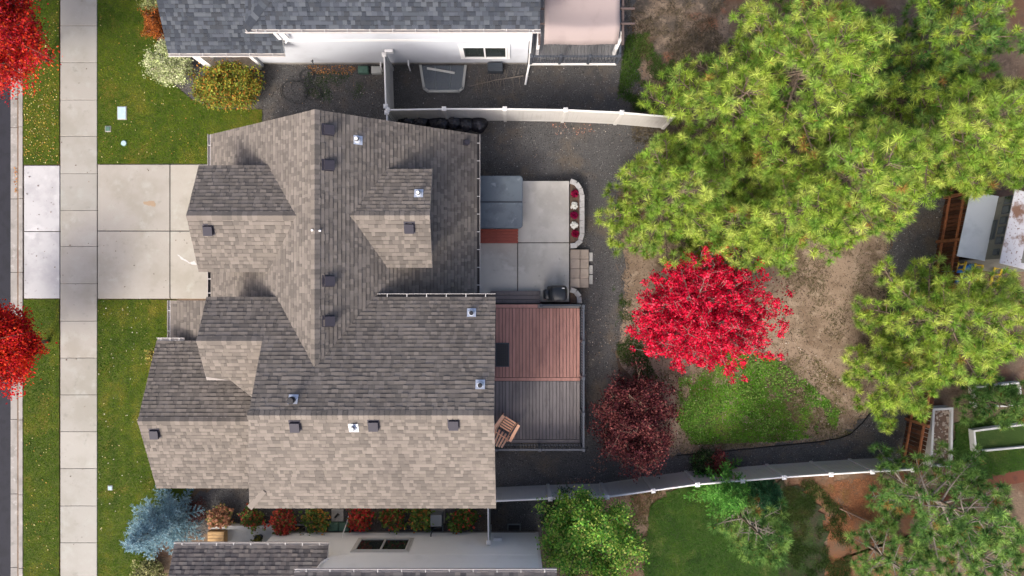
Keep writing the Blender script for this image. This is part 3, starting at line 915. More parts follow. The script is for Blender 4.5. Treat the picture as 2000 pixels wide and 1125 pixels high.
def gutter(house, a, b, z, out, mat, hang=0.62, w=0.11, hanger=True, name="gutter"):
    """open channel along plan points a-b at height z; out = outward plan direction"""
    a = np.array([*a, z]); b = np.array([*b, z])
    d = (b - a) / np.linalg.norm(b - a)
    o2 = np.array([out[0], out[1], 0.0])
    prof = [(0, 0), (0, -0.09), (w, -0.09), (w, 0.0), (w - 0.015, 0.0), (w - 0.015, -0.075), (0.012, -0.075), (0.012, 0)]
    v = []
    for p in (a, b):
        for q, h in prof:
            v.append(p + o2 * q + np.array([0, 0, h]))
    n = len(prof)
    f = [(i, (i + 1) % n, n + (i + 1) % n, n + i) for i in range(n)]
    # end plates
    f += [(0, 1, 2, 3, 4, 5, 6, 7), (n, n + 1, n + 2, n + 3, n + 4, n + 5, n + 6, n + 7)]
    g = MB().add(v, f).build(name, mat, house)
    e0, e1 = a + o2 * (w - 0.005) + np.array([0, 0, 0.008]), b + o2 * (w - 0.005) + np.array([0, 0, 0.008])
    MB().tube([tuple(e0), tuple(e1)], 0.010, 6).build("gutter_lip", MAT["gutter_white"], g)
    if hanger:
        L = np.linalg.norm(b - a)
        k = max(2, int(L / hang))
        ang = math.atan2(d[1], d[0])
        for i in range(k):
            c = a + d * (L * (i + 0.5) / k) + o2 * (w / 2)
            MB().box((c[0], c[1], c[2] + 0.006), (0.026, w + 0.01, 0.008), ang).build("gutter_hanger", MAT["hanger"], g)
    return g


def roof_point(slopes, px, py):
    """first roof surface seen at a photo point"""
    best = None
    for s in slopes:
        z = 5.0
        for _ in range(30):
            x, y, _z = P(px, py, z)
            z = s.z(x, y)
        x, y, _z = P(px, py, z)
        if inside(s.poly, np.array([x]), np.array([y]))[0] and (best is None or z > best[0][2]):
            best = (Vector((x, y, z)), s)
    return best


def box_vent(house, slopes, px, py, size=0.30):
    p, s = roof_point(slopes, px, py)
    n = Vector((-s.g[0], -s.g[1], 1)).normalized()
    ux = Vector((s.ud[0], s.ud[1], 0)); vy = n.cross(ux)
    mt = Matrix((ux, vy, n)).transposed().to_4x4(); mt.translation = p
    h = size / 2
    m = MB()
    v = [(-h * 1.25, -h * 1.2, 0.03), (h * 1.25, -h * 1.2, 0.03), (h * 1.25, h * 1.5, 0.02), (-h * 1.25, h * 1.5, 0.02)]
    m.add([tuple(mt @ Vector(q)) for q in v], [(0, 1, 2, 3)])
    v = [(-h, -h, 0.05), (h, -h, 0.05), (h, h, 0.03), (-h, h, 0.03), (-h, -h, 0.17), (h, -h, 0.17), (h, h, 0.10), (-h, h, 0.10)]
    m.add([tuple(mt @ Vector(q)) for q in v], [(0, 3, 2, 1), (4, 5, 6, 7), (0, 1, 5, 4), (1, 2, 6, 5), (2, 3, 7, 6), (3, 0, 4, 7)])
    return m.build("roof_vent", MAT["vent"], house)


def pipe_vent(house, slopes, px, py, dark=False, r=0.055, hgt=0.30):
    p, s = roof_point(slopes, px, py)
    n = Vector((-s.g[0], -s.g[1], 1)).normalized()
    ux = Vector((s.ud[0], s.ud[1], 0)); vy = n.cross(ux)
    mt = Matrix((ux, vy, n)).transposed().to_4x4(); mt.translation = p
    m = MB()
    h = 0.15
    v = [(-h, -h, 0.032), (h, -h, 0.032), (h, h * 1.1, 0.03), (-h, h * 1.1, 0.03)]
    m.add([tuple(mt @ Vector(q)) for q in v], [(0, 1, 2, 3)])
    m.lathe((p.x, p.y, p.z), [(0.12, 0.02), (0.10, 0.07), (0.07, 0.11)], 12)
    fl = m.build("flashing", MAT["flashing"], house)
    MB().tube([(p.x, p.y, p.z), (p.x, p.y, p.z + hgt)], r, 10).build("vent_pipe", MAT["black_plastic"] if dark else MAT["white_trim"], fl)
    MB().lathe((p.x, p.y, p.z + hgt - 0.12), [(r + 0.02, 0), (r + 0.018, 0.05)], 10).build("collar", MAT["black_plastic"], fl)


# ---- the house in the middle
def spread_palette(p, f):
    m_ = np.mean(p, axis=0)
    return [tuple(m_ + (np.array(q) - m_) * f) for q in p]


house = thing("house", "large house with many tan shingle gables in the middle", "house", (-6.3, 0, 0))
PAL = [(0.159, 0.141, 0.121), (0.135, 0.120, 0.104), (0.183, 0.162, 0.140), (0.148, 0.131, 0.114), (0.171, 0.151, 0.131), (0.124, 0.111, 0.097)]
PAL = spread_palette(PAL, 1.15)
RX, RZ, EW, EE = -6.33, 6.30, -11.23, -1.30
S_main_w = Slope([(RX, 5.73), (EW, 5.73), (EW, -0.45), (-8.2, -0.45), (RX, -2.60)], (RX, 0, RZ), (0.7347, 0))
S_main_e = Slope([(RX, 5.73), (EE, 5.73), (EE, -0.45), (-4.5, -0.45), (RX, -2.60)], (RX, 0, RZ), (-0.7157, 0))
SN, SR, SS = -0.30, -3.95, -7.45
S_wing_n = Slope([(-8.18, SN), (-0.555, SN), (-0.555, SR), (-8.18, SR)], (0, SN, 5.1), (0, -0.53))
S_small_n = Slope([(-10.33, SN), (-8.18, SN), (-8.18, -1.73), (-10.33, -1.73)], (0, SN, 5.1), (0, -0.53))
S_small_s = Slope([(-10.33, -1.73), (-8.05, -1.73), (-8.05, -4.0), (-8.95, -3.72), (-9.53, -3.12), (-10.33, -3.12)], (0, -1.73, 5.858), (0, 0.55))
S_wing_s = Slope([(-8.18, SR), (-0.555, SR), (-0.54, SS), (-8.89, SS)], (0, SR, 7.0345), (0, 0.5543))
S_low_n = Slope([(-13.15, -4.68), (-8.2, -4.68), (-8.2, -1.95), (-13.15, -1.95)], (0, -4.68, 4.2), (0, -0.476))
S_low_s = Slope([(-13.15, -4.68), (-8.2, -4.68), (-8.2, -7.41), (-13.15, -7.41)], (0, -4.68, 4.2), (0, 0.476))
S_porch = Slope([(-12.85, -0.47), (-10.0, -0.47), (-10.0, -2.0), (-12.85, -2.0)], (-12.85, 0, 2.45), (0.25, 0))
S_wd_n = Slope([(-10.72, 2.38), (-6.5, 2.38), (-6.5, 4.20), (-10.72, 4.20)], (0, 2.38, 5.73), (0, -0.5))
S_wd_s = Slope([(-10.72, 2.38), (-6.5, 2.38), (-6.5, 0.55), (-10.72, 0.55)], (0, 2.38, 5.73), (0, 0.5))
S_ed_n = Slope([(-6.2, 2.40), (-2.72, 2.40), (-2.72, 4.07), (-6.2, 4.07)], (0, 2.40, 5.6), (0, -0.46))
S_ed_s = Slope([(-6.2, 2.40), (-2.72, 2.40), (-2.72, 0.70), (-6.2, 0.70)], (0, 2.40, 5.6), (0, 0.46))
HS = [S_main_w, S_main_e, S_wing_n, S_small_n, S_small_s, S_wing_s, S_low_n, S_low_s, S_porch, S_wd_n, S_wd_s, S_ed_n, S_ed_s]
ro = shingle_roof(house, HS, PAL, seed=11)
CAPP = PAL
ridge_caps(ro[0], (RX, 5.73, RZ), (RX, -2.45, RZ), 0.72, CAPP, 1)
ridge_caps(ro[2], (-0.56, SR, 7.035), (-8.18, SR, 7.035), 0.54, CAPP, 2)
ridge_caps(ro[3], (-10.33, -1.73, 5.858), (-8.2, -1.73, 5.858), 0.54, CAPP, 3)
ridge_caps(ro[6], (-13.15, -4.68, 4.2), (-8.9, -4.68, 4.2), 0.476, CAPP, 4)
ridge_caps(ro[9], (-10.72, 2.38, 5.73), (-7.05, 2.38, 5.73), 0.5, CAPP, 5)
ridge_caps(ro[11], (-2.72, 2.40, 5.6), (-5.4, 2.40, 5.6), 0.46, CAPP, 6)
# short hip strip on the south-west corner
ridge_caps(ro[5], (-8.86, -7.42, S_wing_s.z(0, -7.42) + 0.02), (-8.27, -6.78, S_wing_s.z(0, -6.78) + 0.02), 0.05, PAL[3:5], 7, wid=0.10)
HW = MAT["house_wall"]
gable_walls(house, 'y', -0.5, 5.40, -10.8, -1.75, 0.0, 2.85, 6.05, HW)
gable_walls(house, 'x', -8.0, -0.95, -7.05, -0.7, 0.0, 5.0, 6.8, HW)
gable_walls(house, 'x', -10.0, -7.5, -2.8, -0.65, 2.4, 4.95, 5.6, HW)
gable_walls(house, 'x', -12.75, -8.0, -7.0, -2.35, 0.0, 2.85, 3.95, HW)
gable_walls(house, 'x', -10.4, -7.0, 0.9, 3.85, 2.6, 4.7, 5.5, HW)
gable_walls(house, 'x', -6.0, -3.0, 1.0, 3.75, 2.8, 4.7, 5.38, HW)
MB().box((-11.5, -1.2, 1.2), (1.2, 0.14, 2.4)).build("porch_wall", HW, house)
for vx, vy in ((641, 254), (641, 323), (642, 549), (642, 627), (408, 449), (800, 445), (577, 831), (730, 829), (886, 827), (303, 846)):
    box_vent(house, HS, vx, vy)
box_vent(house, HS, 909, 279, 0.16)
for vx, vy, dk in ((699, 274, 0), (818, 378, 0), (921, 611, 1), (938, 751, 1), (691, 835, 0)):
    pipe_vent(house, HS, vx, vy, bool(dk))
pipe_vent(house, HS, 573, 780, True, 0.10, 0.34)
for vx, vy in ((611, 450), (626, 451)):
    p_, s_ = roof_point(HS, vx, vy)
    MB().rbox((p_.x, p_.y, p_.z + 0.07), (0.07, 0.06, 0.06), 0.01, 1).build("lightning_clip", MAT["white_trim"], house)
gutter(house, (EE, 5.73), (EE, -0.22), 2.72, (1, 0), MAT["gutter_dark"])
gutter(house, (-4.55, SN), (-0.56, SN), 5.11, (0, 1), MAT["gutter_dark"])
gutter(house, (EW, 5.73), (EW, 4.1), 2.72, (-1, 0), MAT["gutter_white"])
gutter(house, (EW, 0.6), (EW, -0.45), 2.72, (-1, 0), MAT["gutter_dark"])
gutter(house, (-12.86, -0.47), (-12.86, -2.0), 2.46, (-1, 0), MAT["gutter_white"])
gutter(house, (-13.15, -1.95), (-12.15, -1.95), 2.91, (0, 1), MAT["gutter_white"], hang=0.3)


# sliding door and windows on the yard side
def east_opening(x, y0, y1, z0, z1, name):
    m = MB()
    t = 0.09
    for (cy, cz, sy, sz) in (((y0 + y1) / 2, z0, y1 - y0 + t, t), ((y0 + y1) / 2, z1, y1 - y0 + t, t), (y0, (z0 + z1) / 2, t, z1 - z0 - t), (y1, (z0 + z1) / 2, t, z1 - z0 - t), ((y0 + y1) / 2, (z0 + z1) / 2, t * 0.8, z1 - z0 - t)):
        m.box((x + 0.02, cy, cz), (0.08, sy, sz))
    o = m.build(name, MAT["white_trim"], house)
    for k in (0, 1):
        h_ = (y1 - y0) / 2
        MB().box((x + 0.015, y0 + h_ * (k + 0.5), (z0 + z1) / 2), (0.012, h_ - t, z1 - z0 - t)).build("pane", MAT["glass"], o)


east_opening(-0.95, -3.6, -1.8, 0.92, 2.95, "sliding_door")
east_opening(-0.95, -6.2, -4.9, 1.7, 2.9, "window")
east_opening(-0.95, -5.2, -3.9, 3.6, 4.7, "window")
east_opening(-1.75, 0.3, 1.4, 1.3, 2.3, "window")


def siding_wall(house, x0, x1, y, z0, z1, face, mat, e=0.18, name="siding"):
    """lap boards on a wall facing +-y"""
    m = MB()
    z = z0
    while z < z1 - 1e-6:
        zt = min(z + e, z1)
        yo = y + face * 0.034
        m.add([(x0, y, z), (x1, y, z), (x1, yo, z), (x0, yo, z), (x1, y + face * 0.004, zt), (x0, y + face * 0.004, zt)],
              [(0, 1, 2, 3), (3, 2, 4, 5), (0, 3, 5), (1, 4, 2)])
        z = zt
    o = m.build(name, mat, house)
    bm = bmesh.new(); bm.from_mesh(o.data); bmesh.ops.recalc_face_normals(bm, faces=bm.faces); bm.to_mesh(o.data); bm.free()
    o["kind"] = "stuff"
    return o


def window(house, x0, x1, z0, z1, y, face, panes=2, frame="white_trim"):
    w = MB()
    t = 0.07
    d = 0.09
    yc = y + face * (0.03)
    for (cx, cz, sx, sz) in (((x0 + x1) / 2, z0, x1 - x0 + t, t), ((x0 + x1) / 2, z1, x1 - x0 + t, t), (x0, (z0 + z1) / 2, t, z1 - z0 - t), (x1, (z0 + z1) / 2, t, z1 - z0 - t)):
        w.box((cx, yc, cz), (sx, d, sz))
    pw = (x1 - x0) / panes
    for i in range(1, panes):
        w.box((x0 + pw * i, yc, (z0 + z1) / 2), (t * 0.8, d * 0.9, z1 - z0 - t))
    # outer casing
    for (cx, cz, sx, sz) in (((x0 + x1) / 2, z0 - 0.085, x1 - x0 + 0.28, 0.09), ((x0 + x1) / 2, z1 + 0.085, x1 - x0 + 0.28, 0.09),
                             (x0 - 0.09, (z0 + z1) / 2, 0.09, z1 - z0 + 0.08), (x1 + 0.09, (z0 + z1) / 2, 0.09, z1 - z0 + 0.08)):
        w.box((cx, y + face * 0.02, cz), (sx, 0.06, sz))
    o = w.build("window", MAT[frame], house)
    for i in range(panes):
        MB().box((x0 + pw * (i + 0.5), y + face * 0.028, (z0 + z1) / 2), (pw - t, 0.012, z1 - z0 - t)).build("pane", MAT["glass"], o)
    return o


# ---- neighbour above
nh = thing("house", "white sided neighbour house with blue-grey shingles and a rear deck", "house", (-4, 12, 0))
NP = [(0.049, 0.057, 0.070), (0.040, 0.047, 0.058), (0.062, 0.071, 0.086), (0.054, 0.063, 0.075), (0.044, 0.050, 0.059), (0.071, 0.081, 0.094)]
NP = spread_palette(NP, 1.3)
NE_, NZ = 8.77, 5.05
n_s = Slope([(-9.03, NE_), (0.95, NE_), (0.95, 12.4), (-5.4, 12.4)], (0, NE_, NZ), (0, 0.5))
n_n = Slope([(-9.03, 16.03), (0.95, 16.03), (0.95, 12.4), (-5.4, 12.4)], (0, 16.03, NZ), (0, -0.5))
n_w = Slope([(-9.03, NE_), (-9.03, 16.03), (-5.4, 12.4)], (-9.03, 0, NZ), (0.5, 0))
n_g = Slope([(-12.83, 8.75), (-8.5, 8.75), (-8.5, 11.2), (-12.83, 11.2)], (0, 8.75, 2.7), (0, 0.5))
n_g2 = Slope([(-12.83, 13.65), (-8.5, 13.65), (-8.5, 11.2), (-12.83, 11.2)], (0, 13.65, 2.7), (0, -0.5))
NSL = [n_s, n_n, n_w, n_g, n_g2]
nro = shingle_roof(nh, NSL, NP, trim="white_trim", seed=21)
ridge_caps(nro[2], (-9.03, NE_, NZ), (-5.4, 12.4, 6.865), 0.22, NP, 8)
gutter(nh, (-9.05, NE_), (0.97, NE_), NZ + 0.01, (0, -1), MAT["gutter_white"], hang=0.75)
gutter(nh, (-12.83, 8.75), (-8.48, 8.75), 2.71, (0, -1), MAT["gutter_white"], hang=0.75)
WY = 9.22
wl = MB()
wl.box((-3.985, 12.4, 2.43), (9.23, 6.32, 4.86))
wl.box((-9.42, 11.2, 1.28), (1.62, 3.92, 2.56))
wl.box((-11.4, 11.7, 1.28), (2.3, 3.4, 2.56))
wl.build("wall", MAT["white_siding"], nh)
siding_wall(nh, -8.6, 0.63, WY + 0.02, 0.25, 2.70, -1, MAT["white_siding"])
siding_wall(nh, -8.6, 0.63, WY + 0.02, 2.92, 4.86, -1, MAT["white_siding"])
siding_wall(nh, -10.23, -8.6, WY + 0.02, 0.25, 2.5, -1, MAT["white_siding"])
MB().box((-3.985, WY + 0.02, 2.81), (9.26, 0.09, 0.2)).build("belly_band", MAT["white_trim"], nh)
MB().box((-4.8, WY + 0.03, 0.12), (10.84, 0.06, 0.24)).build("foundation", MAT["curb"], nh)
for cx in (-8.56, 0.60):
    MB().box((cx, WY - 0.012, 3.55), (0.12, 0.06, 1.25)).build("corner_board", MAT["white_trim"], nh)
window(nh, -1.9, -0.22, 0.95, 2.2, WY - 0.01, -1)
MB().box((-10.30, 9.35, 1.25), (0.14, 0.5, 2.5)).build("porch_post", MAT["white_trim"], nh)
MB().box((-12.25, 9.1, 1.25), (0.3, 0.3, 2.5)).build("porch_post", MAT["white_trim"], nh)
MB().box((-11.0, 9.85, 1.1), (1.0, 0.08, 2.1)).build("door", MAT["tan_wood"], nh)
MB().box((-11.4, 9.5, 0.06), (2.2, 1.0, 0.12)).build("porch_floor", MAT["curb"], nh)
# downspouts and wall boxes
dp = MB().tube([(0.72, 8.72, 5.0), (0.70, 9.12, 4.7), (0.70, 9.12, 0.35), (0.62, 8.75, 0.12), (0.55, 8.35, 0.08)], 0.045, 8)
dp.build("downspout", MAT["white_trim"], nh)
MB().tube([(-8.38, 8.7, 5.0), (-8.2, 9.1, 4.6), (-8.15, 9.12, 3.3), (-8.3, 9.0, 3.12)], 0.045, 8).build("downspout", MAT["white_trim"], nh)
MB().tube([(-4.16, 9.15, 0.75), (-4.16, 8.95, 0.7), (-4.18, 8.93, 0.08)], 0.03, 8).build("wall_pipe", MAT["white_trim"], nh)
MB().tube([(-5.3, 9.12, 0.6), (-5.3, 8.95, 0.55), (-5.32, 8.9, 0.1)], 0.03, 8).build("wall_pipe", MAT["white_trim"], nh)
MB().rbox((-4.75, 9.15, 1.75), (0.34, 0.12, 0.22), 0.02, 1).build("dryer_vent", MAT["white_trim"], nh)
tp = MB().tube([(-8.0, 9.16, 0.75), (-8.0, 9.05, 0.75), (-8.0, 9.0, 0.62)], 0.022, 8)
tp.box((-8.0, 9.08, 0.82), (0.10, 0.03, 0.03)); tp.build("hose_tap", MAT["slate"], nh)

# rear deck of the neighbour
nd = thing("deck", "grey neighbour deck with slate railing beside the white house", "deck", (2.5, 10.5, 0))
DZ = 0.85
MB().box((2.45, 10.95, DZ - 0.15), (3.5, 3.94, 0.2)).build("frame", MAT["white_trim"], nd)
for cx in (0.95, 4.0):
    for cy in (9.25, 12.5):
        MB().box((cx, cy, DZ / 2 - 0.14), (0.12, 0.12, DZ - 0.25)).build("post", MAT["white_trim"], nd)
x = 0.72
while x < 4.18:
    t = random.uniform(0.85, 1.1)
    MB().box((x + 0.065, 10.98, DZ - 0.025), (0.118, 3.96, 0.042), tint=(t, t, t)).build("deck_board", MAT["n_deck"], nd)
    x += 0.136


def railing(root, a, b, z, h, n_post, mat, bal=0.11, ends=(True, True), cap_mat=None):
    a = np.array(a, float); b = np.array(b, float)
    L = np.linalg.norm(b - a); d = (b - a) / L
    ang = math.atan2(d[1], d[0])
    c = (a + b) / 2
    r = MB().box((c[0], c[1], z + h), (L, 0.075, 0.04), ang)
    r.build("top_rail", cap_mat or mat, root)
    MB().box((c[0], c[1], z + 0.10), (L, 0.04, 0.035), ang).build("bottom_rail", mat, root)
    for i in range(n_post):
        if (i == 0 and not ends[0]) or (i == n_post - 1 and not ends[1]):
            continue
        p = a + d * (L * i / (n_post - 1))
        MB().box((p[0], p[1], z + h / 2 + 0.025), (0.095, 0.095, h + 0.05), ang).rbox((p[0], p[1], z + h + 0.065), (0.12, 0.12, 0.03), 0.01, 1, ang).build("rail_post", mat, root)
    k = int(L / bal)
    me = None
    for i in range(1, k):
        p = a + d * (L * i / k)
        if me is None:
            o = MB().box((0, 0, 0), (0.022, 0.022, h - 0.14)).build("baluster", mat, root)
            me = o.data
        else:
            o = link(bpy.data.objects.new("baluster", me), root)
        o.location = (p[0], p[1], z + 0.10 + (h - 0.1) / 2)


railing(nd, (0.75, 8.98), (4.17, 8.98), DZ, 0.85, 4, MAT["rail_metal"])
railing(nd, (4.19, 9.06), (4.19, 12.8), DZ, 0.85, 3, MAT["rail_metal"], ends=(False, True))

pg = thing("pergola", "dark pergola with a pale pink canvas canopy over the neighbour deck", "pergola", (2.5, 10.4, DZ))
for cx in (1.0, 4.05):
    for cy in (9.35, 12.3):
        MB().box((cx, cy, DZ + 1.15), (0.12, 0.12, 2.3)).build("post", MAT["white_trim"] if cy < 10 else MAT["pergola"], pg)
for cx in (1.0, 4.05):
    MB().box((cx, 10.9, DZ + 2.36), (0.08, 4.0, 0.14)).build("beam", MAT["pergola"], pg)
for k in range(6):
    MB().box((2.60, 9.62 + k * 0.55, DZ + 2.47), (3.75, 0.045, 0.09)).build("rafter", MAT["pergola"], pg)
cv = MB()
nx, ny = 14, 26
prof = []
for j in range(ny + 1):
    t = j / ny
    y = 9.0 + 3.4 * t
    z = DZ + 2.63 + 0.10 * math.sin(t * math.pi * 5) * 0.3 if t > 0.12 else DZ + 2.63 - 0.55 * (1 - t / 0.12) ** 1.3
    prof.append((y, z))
vv = []
for j, (y, z) in enumerate(prof):
    for i in range(nx + 1):
        s = i / nx
        vv.append((1.18 + 2.72 * s, y + 0.015 * math.sin(s * 9), z - 0.10 * math.sin(s * math.pi) * (0.4 if j > 3 else 0.1)))
cv.add(vv, [(j * (nx + 1) + i, j * (nx + 1) + i + 1, (j + 1) * (nx + 1) + i + 1, (j + 1) * (nx + 1) + i) for j in range(ny) for i in range(nx)])
co = cv.build("canopy", MAT["canvas"], pg, smooth=True)
md = co.modifiers.new("thick", 'SOLIDIFY'); md.thickness = 0.012

# ---- neighbour below
sh = thing("house", "cream sided neighbour house with dark grey shingles at the bottom", "house", (-4, -13, 0))
SP = [(0.095, 0.088, 0.088), (0.072, 0.068, 0.070), (0.117, 0.110, 0.108), (0.086, 0.081, 0.083), (0.104, 0.095, 0.094), (0.126, 0.115, 0.110)]
SP = spread_palette(SP, 1.3)
s_u = Slope([(-7.3, -9.53), (1.5, -9.53), (1.5, -13.5), (-7.3, -13.5)], (0, -9.53, 5.3), (0, -0.45))
s_u2 = Slope([(-7.3, -17.4), (1.5, -17.4), (1.5, -13.5), (-7.3, -13.5)], (0, -17.4, 5.3), (0, 0.45))
s_l = Slope([(-12.6, -9.6), (-6.85, -9.6), (-6.85, -12.0), (-12.6, -12.0)], (0, -9.6, 2.7), (0, -0.45))
s_l2 = Slope([(-12.6, -14.4), (-6.85, -14.4), (-6.85, -12.0), (-12.6, -12.0)], (0, -14.4, 2.7), (0, 0.45))
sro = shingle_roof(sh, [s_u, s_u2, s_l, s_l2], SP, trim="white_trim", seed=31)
gutter(sh, (-12.62, -9.6), (-6.85, -9.6), 2.71, (0, 1), MAT["gutter_white"], hang=0.6)
gutter(sh, (-7.3, -9.53), (1.5, -9.53), 5.31, (0, 1), MAT["gutter_white"], hang=0.8)
SY = -10.04
w2 = MB()
w2.box((-2.95, -13.6, 2.55), (8.0, 7.12, 5.1))
w2.box((-8.3, -12.2, 1.27), (2.8, 4.3, 2.54))
w2.box((-11.0, -12.6, 1.27), (2.7, 3.4, 2.54))
w2.build("wall", MAT["cream_siding"], sh)
siding_wall(sh, -9.7, 1.05, SY, 0.2, 2.6, 1, MAT["cream_siding"])
siding_wall(sh, -6.8, 1.05, SY, 2.6, 5.1, 1, MAT["cream_siding"])
MB().box((-4.3, SY - 0.01, 0.1), (10.8, 0.05, 0.2)).build("foundation", MAT["curb"], sh)
MB().box((1.02, SY + 0.02, 2.62), (0.12, 0.06, 4.9)).build("corner_board", MAT["white_trim"], sh)
window(sh, -6.0, -4.05, 0.95, 2.15, SY, 1, frame="bed_frame")
window(sh, -8.6, -7.8, 1.75, 2.3, SY, 1, panes=1, frame="bed_frame")
MB().rbox((-0.58, SY + 0.07, 1.0), (0.34, 0.12, 0.24), 0.02, 1).build("dryer_vent", MAT["white_trim"], sh)
MB().tube([(-6.95, -9.55, 5.2), (-6.9, -9.95, 4.9), (-6.9, -9.97, 3.4), (-6.72, -9.9, 3.2)], 0.045, 8).build("downspout", MAT["white_trim"], sh)
MB().tube([(-6.75, -9.95, 0.9), (-6.75, -9.8, 0.85), (-6.72, -9.55, 0.35), (-6.7, -9.35, 0.15)], 0.022, 8).build("wall_pipe", MAT["white_trim"], sh)
MB().tube([(-3.25, -9.96, 0.8), (-3.25, -9.88, 0.75), (-3.2, -9.8, 0.35), (-2.9, -9.72, 0.3)], 0.025, 8).build("wall_pipe", MAT["slate"], sh)
MB().box((-10.9, -10.4, 0.09), (2.7, 1.3, 0.18)).build("porch_floor", MAT["bed_frame"], sh)
MB().box((-10.9, -9.72, 0.30), (2.7, 0.14, 0.26)).build("porch_kerb", MAT["bed_frame"], sh)

# ------------------------------------------------------------------ white vinyl fences
def vinyl_fence(label, pts, h=1.83, end_posts=(True, True)):
    """pts: plan points of the posts"""
    root = thing("fence", label, "fence", (pts[0][0], pts[0][1], 0))
    for i, p in enumerate(pts):
        if (i == 0 and not end_posts[0]) or (i == len(pts) - 1 and not end_posts[1]):
            continue
        q = pts[min(i + 1, len(pts) - 1)]; r = pts[max(i - 1, 0)]
        ang = math.atan2(q[1] - r[1], q[0] - r[0])
        po = MB().rbox((p[0], p[1], h / 2), (0.13, 0.13, h), 0.008, 1, ang).build("post", MAT["vinyl_post"], root)
        m = MB()
        c, s = 0.085, 0.0
        v = [(-c, -c, h), (c, -c, h), (c, c, h), (-c, c, h), (-c, -c, h + 0.03), (c, -c, h + 0.03), (c, c, h + 0.03), (-c, c, h + 0.03), (0, 0, h + 0.075)]
        R = Matrix.Translation((p[0], p[1], 0)) @ Matrix.Rotation(ang, 4, 'Z')
        m.add([tuple(R @ Vector(k)) for k in v], [(3, 2, 1, 0), (0, 1, 5, 4), (1, 2, 6, 5), (2, 3, 7, 6), (3, 0, 4, 7), (4, 5, 8), (5, 6, 8), (6, 7, 8), (7, 4, 8)])
        m.build("post_cap", MAT["vinyl_cap"], po)
    for a, b in zip(pts[:-1], pts[1:]):
        a = np.array(a); b = np.array(b)
        L = np.linalg.norm(b - a); d = (b - a) / L
        nn = np.array([-d[1], d[0]])
        ang = math.atan2(d[1], d[0])
        c = (a + b) / 2
        # tongue-and-groove boards, v-grooved, as one panel
        m = MB()
        k = max(1, int(L / 0.17)); e = L / k
        prof = []
        for i in range(k):
            prof += [(i * e, -0.010), (i * e + 0.012, 0.0), ((i + 1) * e - 0.012, 0.0)]
        prof.append((L, -0.010))
        v = []
        for (s, o) in prof:
            for side in (1, -1):
                q = a + d * s + nn * side * (0.018 + o)
                v += [(q[0], q[1], 0.10), (q[0], q[1], h - 0.10)]
        f = []
        for i in range(len(prof) - 1):
            j = i * 4; t = j + 4
            f += [(j, t, t + 1, j + 1), (j + 2, j + 3, t + 3, t + 2)]
        m.add(v, f)
        m.build("panel", MAT["vinyl"], root)
        MB().rbox((c[0], c[1], h - 0.06), (L - 0.12, 0.055, 0.12), 0.006, 1, ang).build("top_rail", MAT["vinyl_cap"], root)
        MB().rbox((c[0], c[1], 0.09), (L - 0.12, 0.05, 0.14), 0.006, 1, ang).build("bottom_rail", MAT["vinyl"], root)
    return root


def caps(pxs, h=1.87):
    return [tuple(P(x, y, h)[:2]) for x, y in pxs]


vinyl_fence("white vinyl privacy fence behind the black rubbish bags", caps([(757, 214), (867, 212), (986, 212), (1105, 214), (1215, 219), (1315, 228)]))
vinyl_fence("short white vinyl fence run between the house and the white neighbour house", caps([(750, 106), (753, 207)]))
vinyl_fence("short white fence stub from the corner post into the house roof", [tuple(P(755, 219, 1.87)[:2]), tuple(P(755, 219, 1.87)[:2] + np.array([0.02, -1.1]))], end_posts=(True, False))
vinyl_fence("long white vinyl fence curving along the bottom of the back yard",
            caps([(962, 980), (1075, 975), (1186, 972), (1276, 959), (1363, 947), (1451, 940), (1532, 933), (1624, 927), (1705, 922), (1784, 918)]), end_posts=(False, True))
vinyl_fence("narrow white fence between the house and the cream neighbour house", [tuple(P(953, 978, 1.87)[:2]), tuple(P(954, 1060, 1.87)[:2])], end_posts=(False, True))

# ------------------------------------------------------------------ patio, steps, planter
PZ = 0.45
px0, px1 = 900, 1112
patio = slabs("patio", "pale concrete back patio of three slabs", [rect(px0, 353, px1, 473.5, PZ), rect(px0, 474.5, 1010.5, 590, PZ), rect(1011.5, 474.5, px1, 590, PZ)],
              -0.05, PZ, MAT["patio"], tints=[[1.0, 1.0, 1.0], [0.97, 0.96, 0.95], [0.99, 0.99, 0.98]])

st = thing("steps", "tan concrete steps going down from the patio edge", "steps", tuple(P(1130, 525)))
xa = P(1113.5, 0, PZ)[0]
for i, (pa, pb, zt) in enumerate(((1114, 1132, 0.31), (1132, 1150, 0.17))):
    a = P(pa, 562, zt); b = P(pb, 487, zt)
    n = 4
    for k in range(n):
        y0 = a[1] + (b[1] - a[1]) * k / n; y1 = a[1] + (b[1] - a[1]) * (k + 1) / n
        t = random.uniform(0.9, 1.08)
        MB().rbox(((a[0] + b[0]) / 2, (y0 + y1) / 2, zt / 2), (b[0] - a[0] + (0.02 if i == 0 else 0) - 0.006, y1 - y0 - 0.008, zt), 0.012, 1, tint=(t, t, t)).build("tread", MAT["tread"], st)
for i, (ya, yb) in enumerate(((493, 510), (518, 535), (537, 555))):
    a = P(1150.5, yb, 0.06); b = P(1158, ya, 0.06)
    o = MB().rbox(((a[0] + b[0]) / 2, (a[1] + b[1]) / 2, 0.02), (b[0] - a[0], b[1] - a[1], 0.08), 0.012, 1, tint=(0.95, 0.95, 0.92)).build("paving_stone", MAT["block"])
    tag(o, ["pale paving stone at the foot of the steps, uppermost of three", "pale paving stone at the foot of the steps, middle of three", "pale paving stone at the foot of the steps, lowest of three"][i], "paving stone", "paving stones at the step foot")


